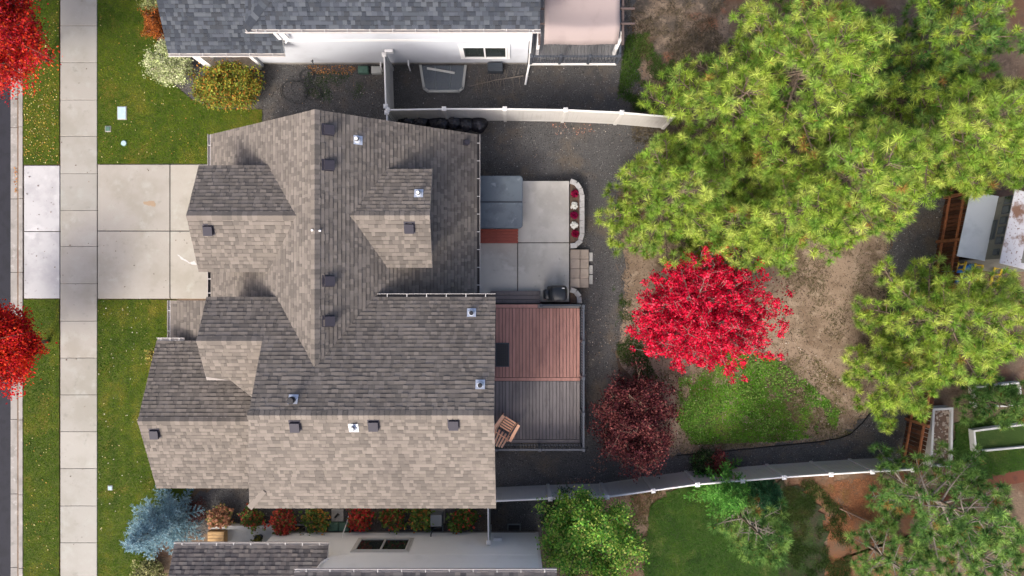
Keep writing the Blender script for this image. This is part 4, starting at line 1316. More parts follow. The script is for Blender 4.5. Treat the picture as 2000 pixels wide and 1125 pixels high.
def block_ring(label, path_px, z, name="planter", w=0.20, l=0.27, soil_poly=None):
    root = thing(name, label, "planter", tuple(P(*path_px[0])))
    pts = [P(x, y, z)[:2] for x, y in path_px]
    # resample by length
    seg = [0.0]
    for a, b in zip(pts[:-1], pts[1:]):
        seg.append(seg[-1] + np.linalg.norm(b - a))
    n = max(2, round(seg[-1] / l))
    for i in range(n):
        s = seg[-1] * (i + 0.5) / n
        k = max(j for j in range(len(seg) - 1) if seg[j] <= s)
        t = (s - seg[k]) / (seg[k + 1] - seg[k])
        p = pts[k] + (pts[k + 1] - pts[k]) * t
        d = pts[k + 1] - pts[k]
        ang = math.atan2(d[1], d[0])
        tt = random.uniform(0.85, 1.1)
        # wedge block, outer face longer
        o = MB()
        hw, hl = w / 2, seg[-1] / n / 2 - 0.008
        R = Matrix.Translation((p[0], p[1], 0)) @ Matrix.Rotation(ang, 4, 'Z')
        v = []
        for zz, ins in ((0.0, 0), (z - 0.015, 0), (z, 0.012)):
            for (x, y) in ((-hl * 1.0, -hw), (hl * 1.0, -hw), (hl * 1.08, hw), (-hl * 1.08, hw)):
                v.append(tuple(R @ Vector((x - math.copysign(ins, x), y - math.copysign(ins, y), zz))))
        f = [(3, 2, 1, 0), (8, 9, 10, 11)]
        for q in (0, 4):
            for e in range(4):
                f.append((q + e, q + (e + 1) % 4, q + 4 + (e + 1) % 4, q + 4 + e))
        o.add(v, f, (tt, tt, tt))
        o.build("block", MAT["block"], root)
    if soil_poly:
        MB().prism(PL(soil_poly, z - 0.08), 0.0, z - 0.08).build("soil", MAT["soil"], root)
    return root


block_ring("curved planter of pale retaining blocks along the patio edge", [(1114, 353), (1126, 358), (1134, 370), (1137, 385), (1137, 415), (1137, 445), (1137, 458), (1132, 472), (1124, 479), (1114, 480)], 0.47,
           soil_poly=[(1113.5, 356), (1122, 360), (1131, 374), (1132, 460), (1126, 473), (1113.5, 477)])
block_ring("small quarter-round block planter beside the grill", [(1114, 566), (1124, 569), (1131, 578), (1132, 592)], 0.47,
           soil_poly=[(1113.5, 569), (1122, 573), (1127, 582), (1127, 592), (1113.5, 592)])


def flower(px, py, col, label, white=False):
    b = P(px, py, 0.40)
    root = thing("flower_plant", label, "flowers", tuple(b), group="flowers in the patio planter")
    n = 26 if white else 90
    a = RNG.uniform(0, 6.28, n); r = 0.13 * np.sqrt(RNG.random(n))
    if white:
        pts = np.column_stack([b[0] + r * np.cos(a), b[1] + r * np.sin(a), np.full(n, 0.47) + 0.04 * (1 - (r / 0.13) ** 2)])
        leaf_soup("petals", np.concatenate([pts] * 4), 0.10, [col], MAT["leaf"], root, flat=0.3, up=1.2)
    else:
        pts = np.column_stack([b[0] + 0.7 * r * np.cos(a), b[1] + 0.7 * r * np.sin(a), np.full(n, 0.44) + 0.10 * (1 - (r / 0.13) ** 2)])
        d = np.column_stack([np.cos(a), np.sin(a), RNG.uniform(0.2, 1.2, n)])
        leaf_soup("petals", np.concatenate([pts, pts + d * 0.05]), 0.10, [col, tuple(np.array(col) * 0.6)], MAT["leaf"], root, flat=1.0, up=0.4)
    k = 24
    a = RNG.uniform(0, 6.28, k); r = 0.13 * np.sqrt(RNG.random(k))
    leaf_soup("foliage", np.column_stack([b[0] + r * np.cos(a), b[1] + r * np.sin(a), np.full(k, 0.43)]), 0.09, [(0.03, 0.055, 0.02), (0.05, 0.02, 0.025)], MAT["leaf"], root)


flower(1122, 379, (0.36, 0.012, 0.07), "magenta spiky plant nearest the top of the patio planter")
flower(1121, 402, (0.80, 0.80, 0.74), "white flower clump at the top, second plant in the patio planter", True)
flower(1121, 421, (0.30, 0.012, 0.075), "small magenta plant in the middle of the patio planter")
flower(1121, 440, (0.80, 0.80, 0.74), "white flower clump fourth down in the patio planter", True)
flower(1123, 457, (0.33, 0.012, 0.06), "magenta spiky plant nearest the steps in the patio planter")

# ------------------------------------------------------------------ hot tub, its steps, grill
tub = thing("hot_tub", "hot tub under a grey-blue folding cover on the patio", "hot tub", tuple(P(980, 395, PZ)))
TZ = PZ + 0.86
a = P(918, 446, TZ); b = P(1021, 343, TZ)
MB().rbox(((a[0] + b[0]) / 2, (a[1] + b[1]) / 2, PZ + 0.39), (b[0] - a[0] - 0.14, b[1] - a[1] - 0.14, 0.78), 0.10, 3).build("cabinet", MAT["tub_side"], tub)
ym = (a[1] + b[1]) / 2
for (y0, y1) in ((a[1], ym - 0.012), (ym + 0.012, b[1])):
    m = MB()
    # rounded-corner slab that thickens towards the fold
    bm = bmesh.new(); bmesh.ops.create_cube(bm, size=1.0)
    bmesh.ops.scale(bm, vec=(b[0] - a[0], y1 - y0, 0.10), verts=bm.verts)
    outer = [e for e in bm.edges if abs(e.verts[0].co.z - e.verts[1].co.z) > 0.05 and ((e.verts[0].co.y < 0) == (y0 == a[1]))]
    bmesh.ops.bevel(bm, geom=outer, offset=0.14, segments=5, affect='EDGES', profile=0.5)
    bmesh.ops.bevel(bm, geom=[e for e in bm.edges if abs(e.verts[0].co.z - e.verts[1].co.z) < 0.01 and e.verts[0].co.z > 0], offset=0.025, segments=2, affect='EDGES')
    bm.verts.index_update()
    fold_hi = 1 if y0 == a[1] else -1
    vv = []
    for v in bm.verts:
        lift = 0.03 * (0.5 + fold_hi * v.co.y / (y1 - y0)) if v.co.z > 0 else 0
        vv.append(((a[0] + b[0]) / 2 + v.co.x, (y0 + y1) / 2 + v.co.y, TZ - 0.03 + v.co.z + lift))
    m.add(vv, [[q.index for q in f.verts] for f in bm.faces]); bm.free()
    m.build("cover_half", MAT["tub_cover"], tub)
MB().box(((a[0] + b[0]) / 2, ym, TZ + 0.02), (b[0] - a[0] - 0.03, 0.05, 0.03)).build("fold_hinge", MAT["slate"], tub)

ts = thing("spa_steps", "red-stained slatted wooden steps in front of the hot tub", "steps", tuple(P(980, 460, PZ)))
a = P(920, 475, PZ + 0.4); b = P(1012, 447, PZ + 0.4)
xm = P(970, 0, PZ + 0.4)[0]
for (x0, x1) in ((a[0], xm - 0.008), (xm + 0.008, b[0])):
    k = 5
    e = (b[1] - a[1]) / k
    for i in range(k):
        MB().rbox(((x0 + x1) / 2, a[1] + e * (i + 0.5), PZ + 0.385), (x1 - x0, e - 0.012, 0.03), 0.005, 1).build("slat", MAT["redwood"], ts)
MB().box(((a[0] + b[0]) / 2, (a[1] + b[1]) / 2, PZ + 0.185), (b[0] - a[0] - 0.06, b[1] - a[1] - 0.05, 0.37)).build("base", MAT["redwood"], ts)

gz = PZ
gc = P(1089, 573, PZ + 0.9)
gr = thing("grill", "barbecue grill under a black fitted cover on the patio", "grill", (gc[0], gc[1], PZ))


def loft(m, secs):
    """secs: list of (cx, cy, z, sx, sy, r) rounded rectangles"""
    n = 6
    rings = []
    for (cx, cy, z, sx, sy, r) in secs:
        ring = []
        for (qx, qy, a0) in ((1, 1, 0), (-1, 1, 90), (-1, -1, 180), (1, -1, 270)):
            for k in range(n):
                t = math.radians(a0 + 90 * k / (n - 1))
                ring.append((cx + qx * (sx / 2 - r) + r * math.cos(t), cy + qy * (sy / 2 - r) + r * math.sin(t), z))
        rings.append(ring)
    N = len(rings[0])
    v = [p for r in rings for p in r]
    f = []
    for i in range(len(rings) - 1):
        for k in range(N):
            f.append((i * N + k, i * N + (k + 1) % N, (i + 1) * N + (k + 1) % N, (i + 1) * N + k))
    f.append(tuple((len(rings) - 1) * N + k for k in range(N)))
    f.append(tuple(range(N))[::-1])
    m.add(v, f)


m = MB()
loft(m, [(gc[0], gc[1], PZ + 0.02, 0.74, 0.60, 0.08), (gc[0], gc[1], PZ + 0.5, 0.70, 0.58, 0.10), (gc[0] + 0.02, gc[1], PZ + 0.80, 0.72, 0.62, 0.14),
         (gc[0] + 0.03, gc[1] - 0.01, PZ + 1.0, 0.68, 0.62, 0.18), (gc[0] + 0.03, gc[1] - 0.02, PZ + 1.12, 0.60, 0.52, 0.20), (gc[0] + 0.03, gc[1] - 0.03, PZ + 1.17, 0.44, 0.34, 0.16)])
m.build("cover", MAT["grill_cover"], gr, smooth=True)
m = MB()
loft(m, [(gc[0] - 0.40, gc[1] - 0.04, PZ + 0.05, 0.26, 0.40, 0.09), (gc[0] - 0.40, gc[1] - 0.04, PZ + 0.72, 0.27, 0.40, 0.10), (gc[0] - 0.37, gc[1] - 0.04, PZ + 0.82, 0.22, 0.34, 0.09)])
m.build("side_shelf", MAT["grill_cover"], gr, smooth=True)
m = MB()
for i, (dx, w) in enumerate(((0, 0.018), (0.03, 0.03), (0.075, 0.05))):
    m.box((gc[0] + 0.16 + dx, gc[1] + 0.20, PZ + 1.135), (w, 0.035, 0.012), rx=-0.25)
m.build("white_logo", MAT["decal"], gr)
bn = thing("deck_step", "low dark three-board step from patio up to the red deck", "step", tuple(P(1012, 580, PZ)))
a = P(958, 593, 0.66); b = P(1055, 568, 0.66)
for i in range(3):
    y0 = a[1] + (b[1] - a[1]) * i / 3; y1 = a[1] + (b[1] - a[1]) * (i + 1) / 3
    MB().rbox(((a[0] + b[0]) / 2, (y0 + y1) / 2, 0.64), (b[0] - a[0], y1 - y0 - 0.014, 0.04), 0.006, 1, tint=(0.72, 0.7, 0.7)).build("board", MAT["deck_gray"], bn)
MB().box(((a[0] + b[0]) / 2, (a[1] + b[1]) / 2, 0.53), (b[0] - a[0] - 0.06, b[1] - a[1] - 0.06, 0.17)).build("riser", MAT["slate"], bn)

# ------------------------------------------------------------------ two-tone deck
KZ = 0.85
dk = thing("deck", "two-tone back deck, red-brown boards above and grey below", "deck", tuple(P(1050, 730)))
A = P(955, 0, KZ)[0]; B = P(1132.5, 0, KZ)[0]
yt, yr, yb_ = P(0, 602, KZ)[1], P(0, 737, KZ)[1], P(0, 858, KZ)[1]
MB().box(((A + B) / 2, (P(0, 594, KZ)[1] + P(0, 866, KZ)[1]) / 2, KZ - 0.16), (B - A + 0.04, P(0, 594, KZ)[1] - P(0, 866, KZ)[1], 0.22)).build("frame", MAT["black_plastic"], dk)
n = 27
e = (B - A) / n
for i in range(n):
    t = random.uniform(0.88, 1.1)
    MB().box((A + e * (i + 0.5), (yt + yr) / 2, KZ - 0.02), (e - 0.020, yt - yr - 0.01, 0.05), tint=(t, t, t)).build("red_board", MAT["deck_red"], dk)
    t = random.uniform(0.88, 1.1)
    y2 = P(0, 744.5, KZ)[1]
    MB().box((A + e * (i + 0.5), (y2 + yb_) / 2, KZ - 0.02), (e - 0.020, y2 - yb_ - 0.01, 0.05), tint=(t, t, t)).build("grey_board", MAT["deck_gray"], dk)
for (ya, yb2, xb, mt, nm) in ((594.5, 601.5, 1050, "deck_red", "red_border_board"), (737.5, 744, 1132.5, "deck_red", "red_border_board"), (858.5, 865, 1132.5, "deck_gray", "grey_border_board"),
                              (594.5, 601.5, 1132.5, "deck_gray", "grey_border_board")):
    x0 = A if xb != 1132.5 or ya > 600 else P(1050.5, 0, KZ)[0]
    x1 = P(xb, 0, KZ)[0]
    ya_, yb_2 = P(0, ya, KZ)[1], P(0, yb2, KZ)[1]
    MB().box(((x0 + x1) / 2, (ya_ + yb_2) / 2, KZ - 0.018), (x1 - x0, ya_ - yb_2 - 0.008, 0.05), tint=(1.05, 1.05, 1.05)).build(nm, MAT[mt], dk)
for cx in (0.0, B - 0.1):
    for py in (600, 730, 860):
        MB().box((cx, P(0, py, KZ)[1], 0.30), (0.12, 0.12, 0.62)).build("post", MAT["slate"], dk)
xe = P(1135, 0, KZ)[0]
ybo = P(0, 868, KZ)[1]
railing(dk, (xe, P(0, 597, KZ)[1]), (xe, ybo), KZ, 0.92, 5, MAT["rail_metal"])
railing(dk, (A + 0.3, ybo), (xe, ybo), KZ, 0.92, 3, MAT["rail_metal"], ends=(True, False))
railing(dk, (P(1056, 0, KZ)[0], P(0, 596, KZ)[1]), (xe, P(0, 596, KZ)[1]), KZ - 0.1, 0.42, 2, MAT["slate"], ends=(True, False))

c = P(981, 693, KZ + 0.02)
mt_ = thing("door_mat", "dark rubber grid mat lying on the red deck boards", "mat", (c[0], c[1], KZ + 0.005))
w_, h_ = 0.52, 0.92
for (cx, cy, sx, sy) in ((0, h_ / 2, w_, 0.04), (0, -h_ / 2, w_, 0.04), (w_ / 2, 0, 0.04, h_ + 0.04), (-w_ / 2, 0, 0.04, h_ + 0.04)):
    MB().box((c[0] + cx, c[1] + cy, KZ + 0.02), (sx, sy, 0.026)).build("border", MAT["slate"], mt_)
MB().box((c[0], c[1], KZ + 0.0125), (w_ - 0.04, h_ - 0.04, 0.012)).build("base", MAT["black_plastic"], mt_)
gm = MB()
for i in range(6):
    gm.box((c[0] - w_ / 2 + w_ * (i + 0.5) / 6, c[1], KZ + 0.0215), (0.02, h_ - 0.05, 0.008))
for i in range(10):
    gm.box((c[0], c[1] - h_ / 2 + h_ * (i + 0.5) / 10, KZ + 0.0295), (w_ - 0.05, 0.02, 0.007))
gm.build("grid", MAT["mat_rubber"], mt_)

# adirondack chair
cc = P(987, 838, KZ + 0.5)
ch = thing("garden_chair", "salmon orange slatted reclining garden chair on the grey deck", "chair", (cc[0], cc[1], KZ), 0.0)
ang = math.radians(58) - math.pi / 2          # chair faces local +y
R = Matrix.Translation((cc[0], cc[1], KZ)) @ Matrix.Rotation(ang, 4, 'Z')


def cbox(name, c, s, rx=0.0, rz=0.0):
    m = MB().rbox((0, 0, 0), s, 0.006, 1)
    mm = R @ Matrix.Translation(Vector(c)) @ Matrix.Rotation(rz, 4, 'Z') @ Matrix.Rotation(rx, 4, 'X')
    m.v = [np.array([tuple(mm @ Vector(p)) for p in arr_]) for arr_ in m.v]
    return m.build(name, MAT["salmon"], ch)


for i in range(5):
    cbox("seat_slat", (0, 0.38 - 0.105 * i, 0.37 - 0.027 * i), (0.46, 0.07, 0.02), 0.26)
for i in range(5):
    f = (i - 2)
    cbox("back_slat", (f * 0.125, -0.40 - 0.012 * (2 - abs(f)), 0.58 + 0.02 * (2 - abs(f))), (0.075, 0.02, 0.80 + 0.05 * (2 - abs(f))), math.radians(32), -f * 0.10)
cbox("back_rail", (0, -0.30, 0.50), (0.62, 0.05, 0.03), math.radians(32))
for s in (-1, 1):
    cbox("armrest", (s * 0.375, 0.06, 0.58), (0.12, 0.74, 0.022), 0, s * 0.05)
    cbox("leg", (s * 0.34, 0.36, 0.285), (0.03, 0.10, 0.57))
    cbox("leg", (s * 0.265, -0.08, 0.22), (0.025, 0.98, 0.10), 0.27)
    cbox("leg", (s * 0.32, -0.34, 0.27), (0.03, 0.07, 0.54))

# ------------------------------------------------------------------ small things round the houses
def bag(px, py, r, label):
    b = P(px, py, 0.3)
    root = thing("rubbish_bag", label, "rubbish bag", (b[0], b[1], 0), group="black rubbish bags along the fence")
    n, k = 12, 18
    sx, sy, sz = r * random.uniform(0.9, 1.15), r * random.uniform(0.85, 1.1), r * random.uniform(0.7, 0.9)
    prof = []
    v = []; f = []
    ph = random.uniform(0, 6)
    for i in range(n + 1):
        t = math.pi * i / n
        for j in range(k):
            q = 2 * math.pi * j / k
            cr = 1 + 0.09 * math.sin(5 * q + ph + 3 * t) * math.sin(t) + 0.05 * random.uniform(-1, 1)
            rr = math.sin(t) ** 0.8 * cr
            z = -math.cos(t)
            if i >= n - 1:
                rr *= 0.4; z += 0.12
            v.append((b[0] + sx * rr * math.cos(q), b[1] + sy * rr * math.sin(q), max(0.0, sz * (0.82 + z * 0.95))))
    for i in range(n):
        for j in range(k):
            f.append((i * k + j, i * k + (j + 1) % k, (i + 1) * k + (j + 1) % k, (i + 1) * k + j))
    f.append(tuple(n * k + j for j in range(k)))
    MB().add(v, f).build("sack", MAT["bag"], root, smooth=True)
    MB().lathe((b[0], b[1], sz * 1.83), [(0.02, 0), (0.03, 0.03), (0.075, 0.10), (0.06, 0.12)], 9, wob=0.3).build("tied_neck", MAT["bag"], root)


for i, (x, y, r, lb) in enumerate(((795, 233, 0.33, "leftmost black rubbish bag half hidden by the roof edge"), (820, 232, 0.36, "black rubbish bag second from the left by the fence"),
                                   (852, 238, 0.30, "low flat black rubbish bag third from the left"), (862, 237, 0.34, "crumpled black rubbish bag left of the shiny tied one"), (886, 235, 0.36, "shiny tied black rubbish bag fifth from the left"),
                                   (910, 240, 0.38, "tall folded black rubbish bag second from the right"), (935, 241, 0.36, "rightmost black rubbish bag in the open"))):
    bag(x, y, r, lb)

# window well beside the white house
ww = thing("window_well", "clear covered window well against the white house wall", "window well", tuple(P(865, 150)))
wp = PL([(821, 128), (828, 172), (836, 178), (896, 178), (904, 172), (909, 128)], 0.12)
m = MB()
for a, b in zip(wp[:-1], wp[1:]):
    a = np.array(a); b = np.array(b); d = b - a; L = np.linalg.norm(d)
    c = (a + b) / 2
    m.box((c[0], c[1], 0.05), (L + 0.05, 0.10, 0.16), math.atan2(d[1], d[0]))
m.build("frame", MAT["well_frame"], ww)
MB().prism(wp, 0.105, 0.118).build("cover", MAT["well_cover"], ww)
MB().prism(wp, -0.016, -0.008).build("floor", MAT["slate"], ww)
for px in (850, 880):
    a, b = P(px, 130, 0.13), P(px + (865 - px) * 0.1, 176, 0.13)
    MB().tube([tuple(a), tuple(b)], 0.012, 6).build("bar", MAT["grey_box"], ww)
brd = MB().box(tuple(P(861, 138, 0.16)), (1.15, 0.09, 0.03), -0.17).build("plank", MAT["bed_frame"])
tag(brd, "pale plank lying across the window well cover", "plank")
lid = thing("slate_box", "dark slate ribbed box under the white house window", "box", tuple(P(967, 130)))
c = P(967, 130, 0.45)
MB().rbox((c[0], c[1], 0.24), (0.62, 0.34, 0.48), 0.02, 1).build("body", MAT["slate"], lid)
for i in range(5):
    MB().box((c[0], c[1] - 0.13 + 0.065 * i, 0.487), (0.60, 0.03, 0.014)).build("rib", MAT["slate"], lid)


def lid_box(name, px, py, w, h, z, mat, label, cat, lip=True, rz=0.0):
    c = P(px, py, z)
    root = thing(name, label, cat, (c[0], c[1], 0))
    MB().rbox((c[0], c[1], z / 2), (w, h, z), 0.015, 1, rz).build("rim", MAT["curb"] if lip else mat, root)
    MB().rbox((c[0], c[1], z + 0.004), (w - 0.06, h - 0.06, 0.02), 0.012, 1, rz).build("lid", mat, root)
    return root


lid_box("valve_box", 238, 220.5, 0.40, 0.56, 0.05, MAT["pale_lid"], "pale blue rectangular utility lid in the front lawn", "utility lid")
lid_box("valve_box", 210.5, 251.5, 0.25, 0.25, 0.05, MAT["green_lid"], "small square green utility lid in the front lawn", "utility lid")
c = P(243, 280)
root = thing("valve_box", "small round green valve lid in the front lawn", "utility lid", tuple(c))
MB().lathe((c[0], c[1], 0), [(0.13, 0), (0.13, 0.045), (0.12, 0.055)], 20).build("rim", MAT["green_lid"], root)
MB().lathe((c[0], c[1], 0.055), [(0.10, 0), (0.10, 0.008), (0.09, 0.012)], 20).build("lid", MAT["pale_lid"], root)
lid_box("valve_box", 215, 953, 0.22, 0.22, 0.04, MAT["pale_lid"], "small pale lid in the front lawn below the driveway", "utility lid")
lid_box("storage_box", 709, 135.5, 0.42, 0.30, 0.22, MAT["green_lid"], "small green box at the foot of the white wall", "box", False)
lid_box("storage_box", 735, 136, 0.42, 0.30, 0.22, MAT["well_frame"], "small grey box at the foot of the white wall by the fence", "box", False)
lid_box("utility_box", 650, 1030, 0.42, 0.34, 0.2, MAT["green_lid"], "green utility box at the cream wall, left of two", "box", False)
lid_box("utility_box", 671, 1030, 0.42, 0.34, 0.2, MAT["green_lid"], "green utility box at the cream wall, right of two", "box", False)
c = P(659, 1007, 0.08)
pv = MB().rbox((c[0], c[1], 0.03), (0.50, 0.50, 0.1), 0.01, 1, tint=(0.8, 0.8, 0.78)).build("stone_slab", MAT["block"])
tag(pv, "square grey stone slab between the hydrangeas", "slab")
nz = MB().tube([(c[0] - 0.10, c[1] - 0.08, 0.11), (c[0] + 0.05, c[1] + 0.07, 0.11)], [0.03, 0.05], 8).build("hose_nozzle", MAT["black_plastic"])
tag(nz, "black hose nozzle lying on the square stone slab", "nozzle")
ac = thing("cooling_unit", "grey metal air conditioner cabinet between the hydrangeas", "air conditioner", tuple(P(852, 1017)))
c = P(852, 1017, 0.62)
MB().rbox((c[0], c[1], 0.33), (0.46, 0.46, 0.62), 0.02, 2).build("cabinet", MAT["grey_box"], ac)
MB().box((c[0], c[1], 0.03), (0.6, 0.6, 0.06)).build("pad", MAT["curb"], ac)
for i in range(6):
    MB().box((c[0] + 0.236, c[1], 0.12 + 0.085 * i), (0.012, 0.40, 0.02)).build("louver", MAT["slate"], ac)
for (x, y, lb) in ((586, 1031, "small window well by the cream wall, leftmost"), (697, 1034, "small window well below the red hydrangea"), (853, 1033, "small window well behind the air conditioner"), (1004, 1030, "small window well right of the narrow fence")):
    c = P(x, y, 0.1)
    root = thing("window_well", lb, "window well", (c[0], c[1], 0))
    m = MB()
    w = 0.50
    m.box((c[0], c[1] + 0.12, 0.06), (w, 0.03, 0.16)); m.box((c[0] - w / 2, c[1], 0.06), (0.03, 0.26, 0.16)); m.box((c[0] + w / 2, c[1], 0.06), (0.03, 0.26, 0.16))
    m.build("frame", MAT["grey_box"], root)
    MB().box((c[0], c[1], 0.02), (w - 0.03, 0.22, 0.02)).build("floor", MAT["black_plastic"], root)
# wooden crate and potted plant on the cream porch
cr = thing("wooden_crate", "tan wooden slatted crate on the cream porch by the spruce", "crate", tuple(P(420, 1052)))
c = P(421, 1052, 0.55)
for i in range(4):
    MB().rbox((c[0], c[1] + 0.20 - 0.13 * i, 0.52), (0.66, 0.12, 0.03), 0.006, 1).build("top_board", MAT["tan_wood"], cr)
for i in range(3):
    MB().rbox((c[0], c[1] + 0.27, 0.10 + 0.17 * i), (0.64, 0.03, 0.15), 0.006, 1).build("side_board", MAT["tan_wood"], cr)
    MB().rbox((c[0] + 0.33, c[1], 0.10 + 0.17 * i), (0.03, 0.50, 0.15), 0.006, 1).build("side_board", MAT["tan_wood"], cr)

# garden hose on the gravel
hs = MB()
pts = []
c0 = P(575, 180); c1 = P(600, 148); c2 = P(612, 183)
rr = random.Random(5)
for (c, r, turns) in ((c0, 0.55, 2.3), (c1, 0.30, 2.5), (c2, 0.36, 2.4), (c0 + np.array([0.3, 0.15, 0]), 0.42, 1.5)):
    nst = int(turns * 18)
    for i in range(nst):
        t = 2 * math.pi * i / 18
        q = r * (1 + 0.12 * math.sin(t * 1.7 + r * 9)) * (1 - 0.03 * i / 18)
        pts.append((c[0] + q * math.cos(t), c[1] + q * 0.85 * math.sin(t), 0.03 + 0.018 * (i // 18)))
hs.tube(pts, 0.010, 6)
tag(hs.build("garden_hose", MAT["hose"], smooth=True), "tangled black garden hose coiled on the dark gravel", "hose")
# fallen bare branch under the window
fb = MB()
a, b = P(918, 168, 0.05), P(1022, 148, 0.12)
fb.tube([tuple(a), tuple((a + b) / 2 + np.array([0, 0.03, 0.04])), tuple(b)], [0.010, 0.016, 0.024], 6)
for i in range(34):
    t = rr.uniform(0.1, 0.95)
    p = a + (b - a) * t
    d = np.array([rr.uniform(-0.15, 0.2), rr.choice([-1, 1]) * rr.uniform(0.25, 0.7), rr.uniform(0.0, 0.08)])
    q = p + d * 0.55 + np.array([rr.uniform(-.05, .05), 0, 0.02]); e_ = p + d
    fb.tube([tuple(p), tuple(q), tuple(e_)], [0.008, 0.006, 0.003], 4)
tag(fb.build("fallen_branch", MAT["pale_bark"]), "bare fallen branch on the gravel below the white house window", "branch")
# log behind the fence
lg = MB()
a, b = P(1640, 993, 0.12), P(1792, 1072, 0.16)
lg.tube([tuple(a), tuple(a + (b - a) * 0.5 + np.array([0.02, 0.1, 0])), tuple(b)], [0.03, 0.05, 0.07], 9)
lg.tube([tuple(a + (b - a) * 0.1), tuple(a + (b - a) * 0.1 + np.array([0.15, -0.25, 0.05]))], [0.03, 0.015], 6)
tag(lg.build("fallen_log", MAT["soil"], smooth=True), "thin dark fallen log on the red-brown litter", "log")
# black plastic lawn edging
eg = MB()
ep = [P(x, y, 0.03) for x, y in ((1322, 890), (1420, 881), (1500, 873), (1600, 863), (1640, 856), (1660, 849), (1685, 826), (1700, 806), (1716, 778), (1726, 740), (1730, 650), (1735, 560))]
eg.tube([tuple(p) for p in ep], 0.028, 6)
tag(eg.build("lawn_edging", MAT["edging"]), "black plastic edging strip between gravel path and back yard", "edging")

# ------------------------------------------------------------------ things at the far right
wf = thing("fence", "brown wooden picket fence with rails at the far right", "fence", tuple(P(1800, 640)))
a = P(1862, 300)[:2]; b = P(1757, 905)[:2]
L = np.linalg.norm(b - a); d = (b - a) / L
nn = np.array([d[1], -d[0]])
if nn[0] > 0: nn = -nn
ang = math.atan2(d[1], d[0])
k = int(L / 0.165)
pm = []
for t in ((0.5, 0.45, 0.45), (0.36, 0.34, 0.34), (0.25, 0.24, 0.24)):
    o = MB().box((0, 0, 0.76), (0.14, 0.02, 1.5), tint=t).build("picket", MAT["wood"]); pm.append(o.data); bpy.data.objects.remove(o)
for i in range(k):
    p = a + d * (0.165 * (i + 0.5))
    o = link(bpy.data.objects.new("picket", pm[random.randrange(3)]), wf)
    o.location = (p[0], p[1], 0); o.rotation_euler = (0, 0, ang)
for zz in (0.35, 1.25):
    c = (a + b) / 2 + nn * 0.05
    MB().box((c[0], c[1], zz), (L, 0.06, 0.09), ang, tint=(1.5, 1.35, 1.3)).build("rail", MAT["wood"], wf)
for i in range(8):
    p = a + d * (L * i / 7) + nn * 0.05
    MB().box((p[0], p[1], 0.78), (0.11, 0.10, 1.56), ang, tint=(1.2, 1.15, 1.1)).build("post", MAT["wood"], wf)

# shed with clerestory
sd_ = thing("shed", "garden shed with pale blue lean-to roof and a strip of small windows", "shed", (18, 2, 0))
W0 = P(1868, 500, 2.2)
ax = (P(1895, 375, 2.2) - W0); LL = float(np.linalg.norm(ax[:2])); ax = ax / LL
uo = np.array([ax[1], -ax[0], 0.0])


def S3(u, v, z):
    p = W0 + uo * u + ax * v
    return (p[0], p[1], z)


def sbox(m, u0, u1, v0, v1, z0, z1, zu=None):
    """box in shed axes; zu = top height at u1"""
    zt = z1 if zu is None else zu
    m.add([S3(u0, v0, z0), S3(u1, v0, z0), S3(u1, v1, z0), S3(u0, v1, z0), S3(u0, v0, z1), S3(u1, v0, zt), S3(u1, v1, zt), S3(u0, v1, z1)],
          [(0, 3, 2, 1), (4, 5, 6, 7), (0, 1, 5, 4), (1, 2, 6, 5), (2, 3, 7, 6), (3, 0, 4, 7)])
    return m


m = sbox(MB(), 0.92, 3.0, 0.05, LL - 0.05, 0.0, 3.35)
m.build("wall", MAT["shed_wall"], sd_)
for v_ in (0.1, LL / 2, LL - 0.1):
    sbox(MB(), 0.70, 0.80, v_ - 0.05, v_ + 0.05, 0.0, 2.2).build("post", MAT["wood"], sd_)
lt = MB()
lt.add([S3(0, 0, 2.2), S3(0.93, 0, 2.42), S3(0.93, LL, 2.42), S3(0, LL, 2.2), S3(0, 0, 2.24), S3(0.93, 0, 2.46), S3(0.93, LL, 2.46), S3(0, LL, 2.24)],
       [(0, 3, 2, 1), (4, 5, 6, 7), (0, 1, 5, 4), (1, 2, 6, 5), (2, 3, 7, 6), (3, 0, 4, 7)])
lt.build("lean_to_roof", MAT["metal_roof"], sd_)
mr_ = MB()
mr_.add([S3(0.80, -0.15, 3.42), S3(3.6, -0.15, 3.05), S3(3.6, LL + 0.1, 3.05), S3(0.80, LL + 0.1, 3.42), S3(0.80, -0.15, 3.46), S3(3.6, -0.15, 3.09), S3(3.6, LL + 0.1, 3.09), S3(0.80, LL + 0.1, 3.46)],
        [(0, 3, 2, 1), (4, 5, 6, 7), (0, 1, 5, 4), (1, 2, 6, 5), (2, 3, 7, 6), (3, 0, 4, 7)])
mr_.build("main_roof", MAT["rusty_roof"], sd_)
for i, (v0, v1, z0, z1) in enumerate(((0.20, 0.42, 2.85, 3.15), (0.60, 0.88, 2.85, 3.2), (0.98, 1.26, 2.85, 3.2), (1.36, 1.64, 2.85, 3.2), (1.74, 2.05, 2.85, 3.25), (2.12, 2.42, 2.85, 3.25), (0.80, 1.55, 2.50, 2.72))):
    w = sbox(MB(), 0.885, 0.92, v0, v1, z0, z1).build("window", MAT["slate"], sd_)
    sbox(MB(), 0.872, 0.886, v0 + 0.03, v1 - 0.03, z0 + 0.03, z1 - 0.03).build("pane", MAT["glass"], w)

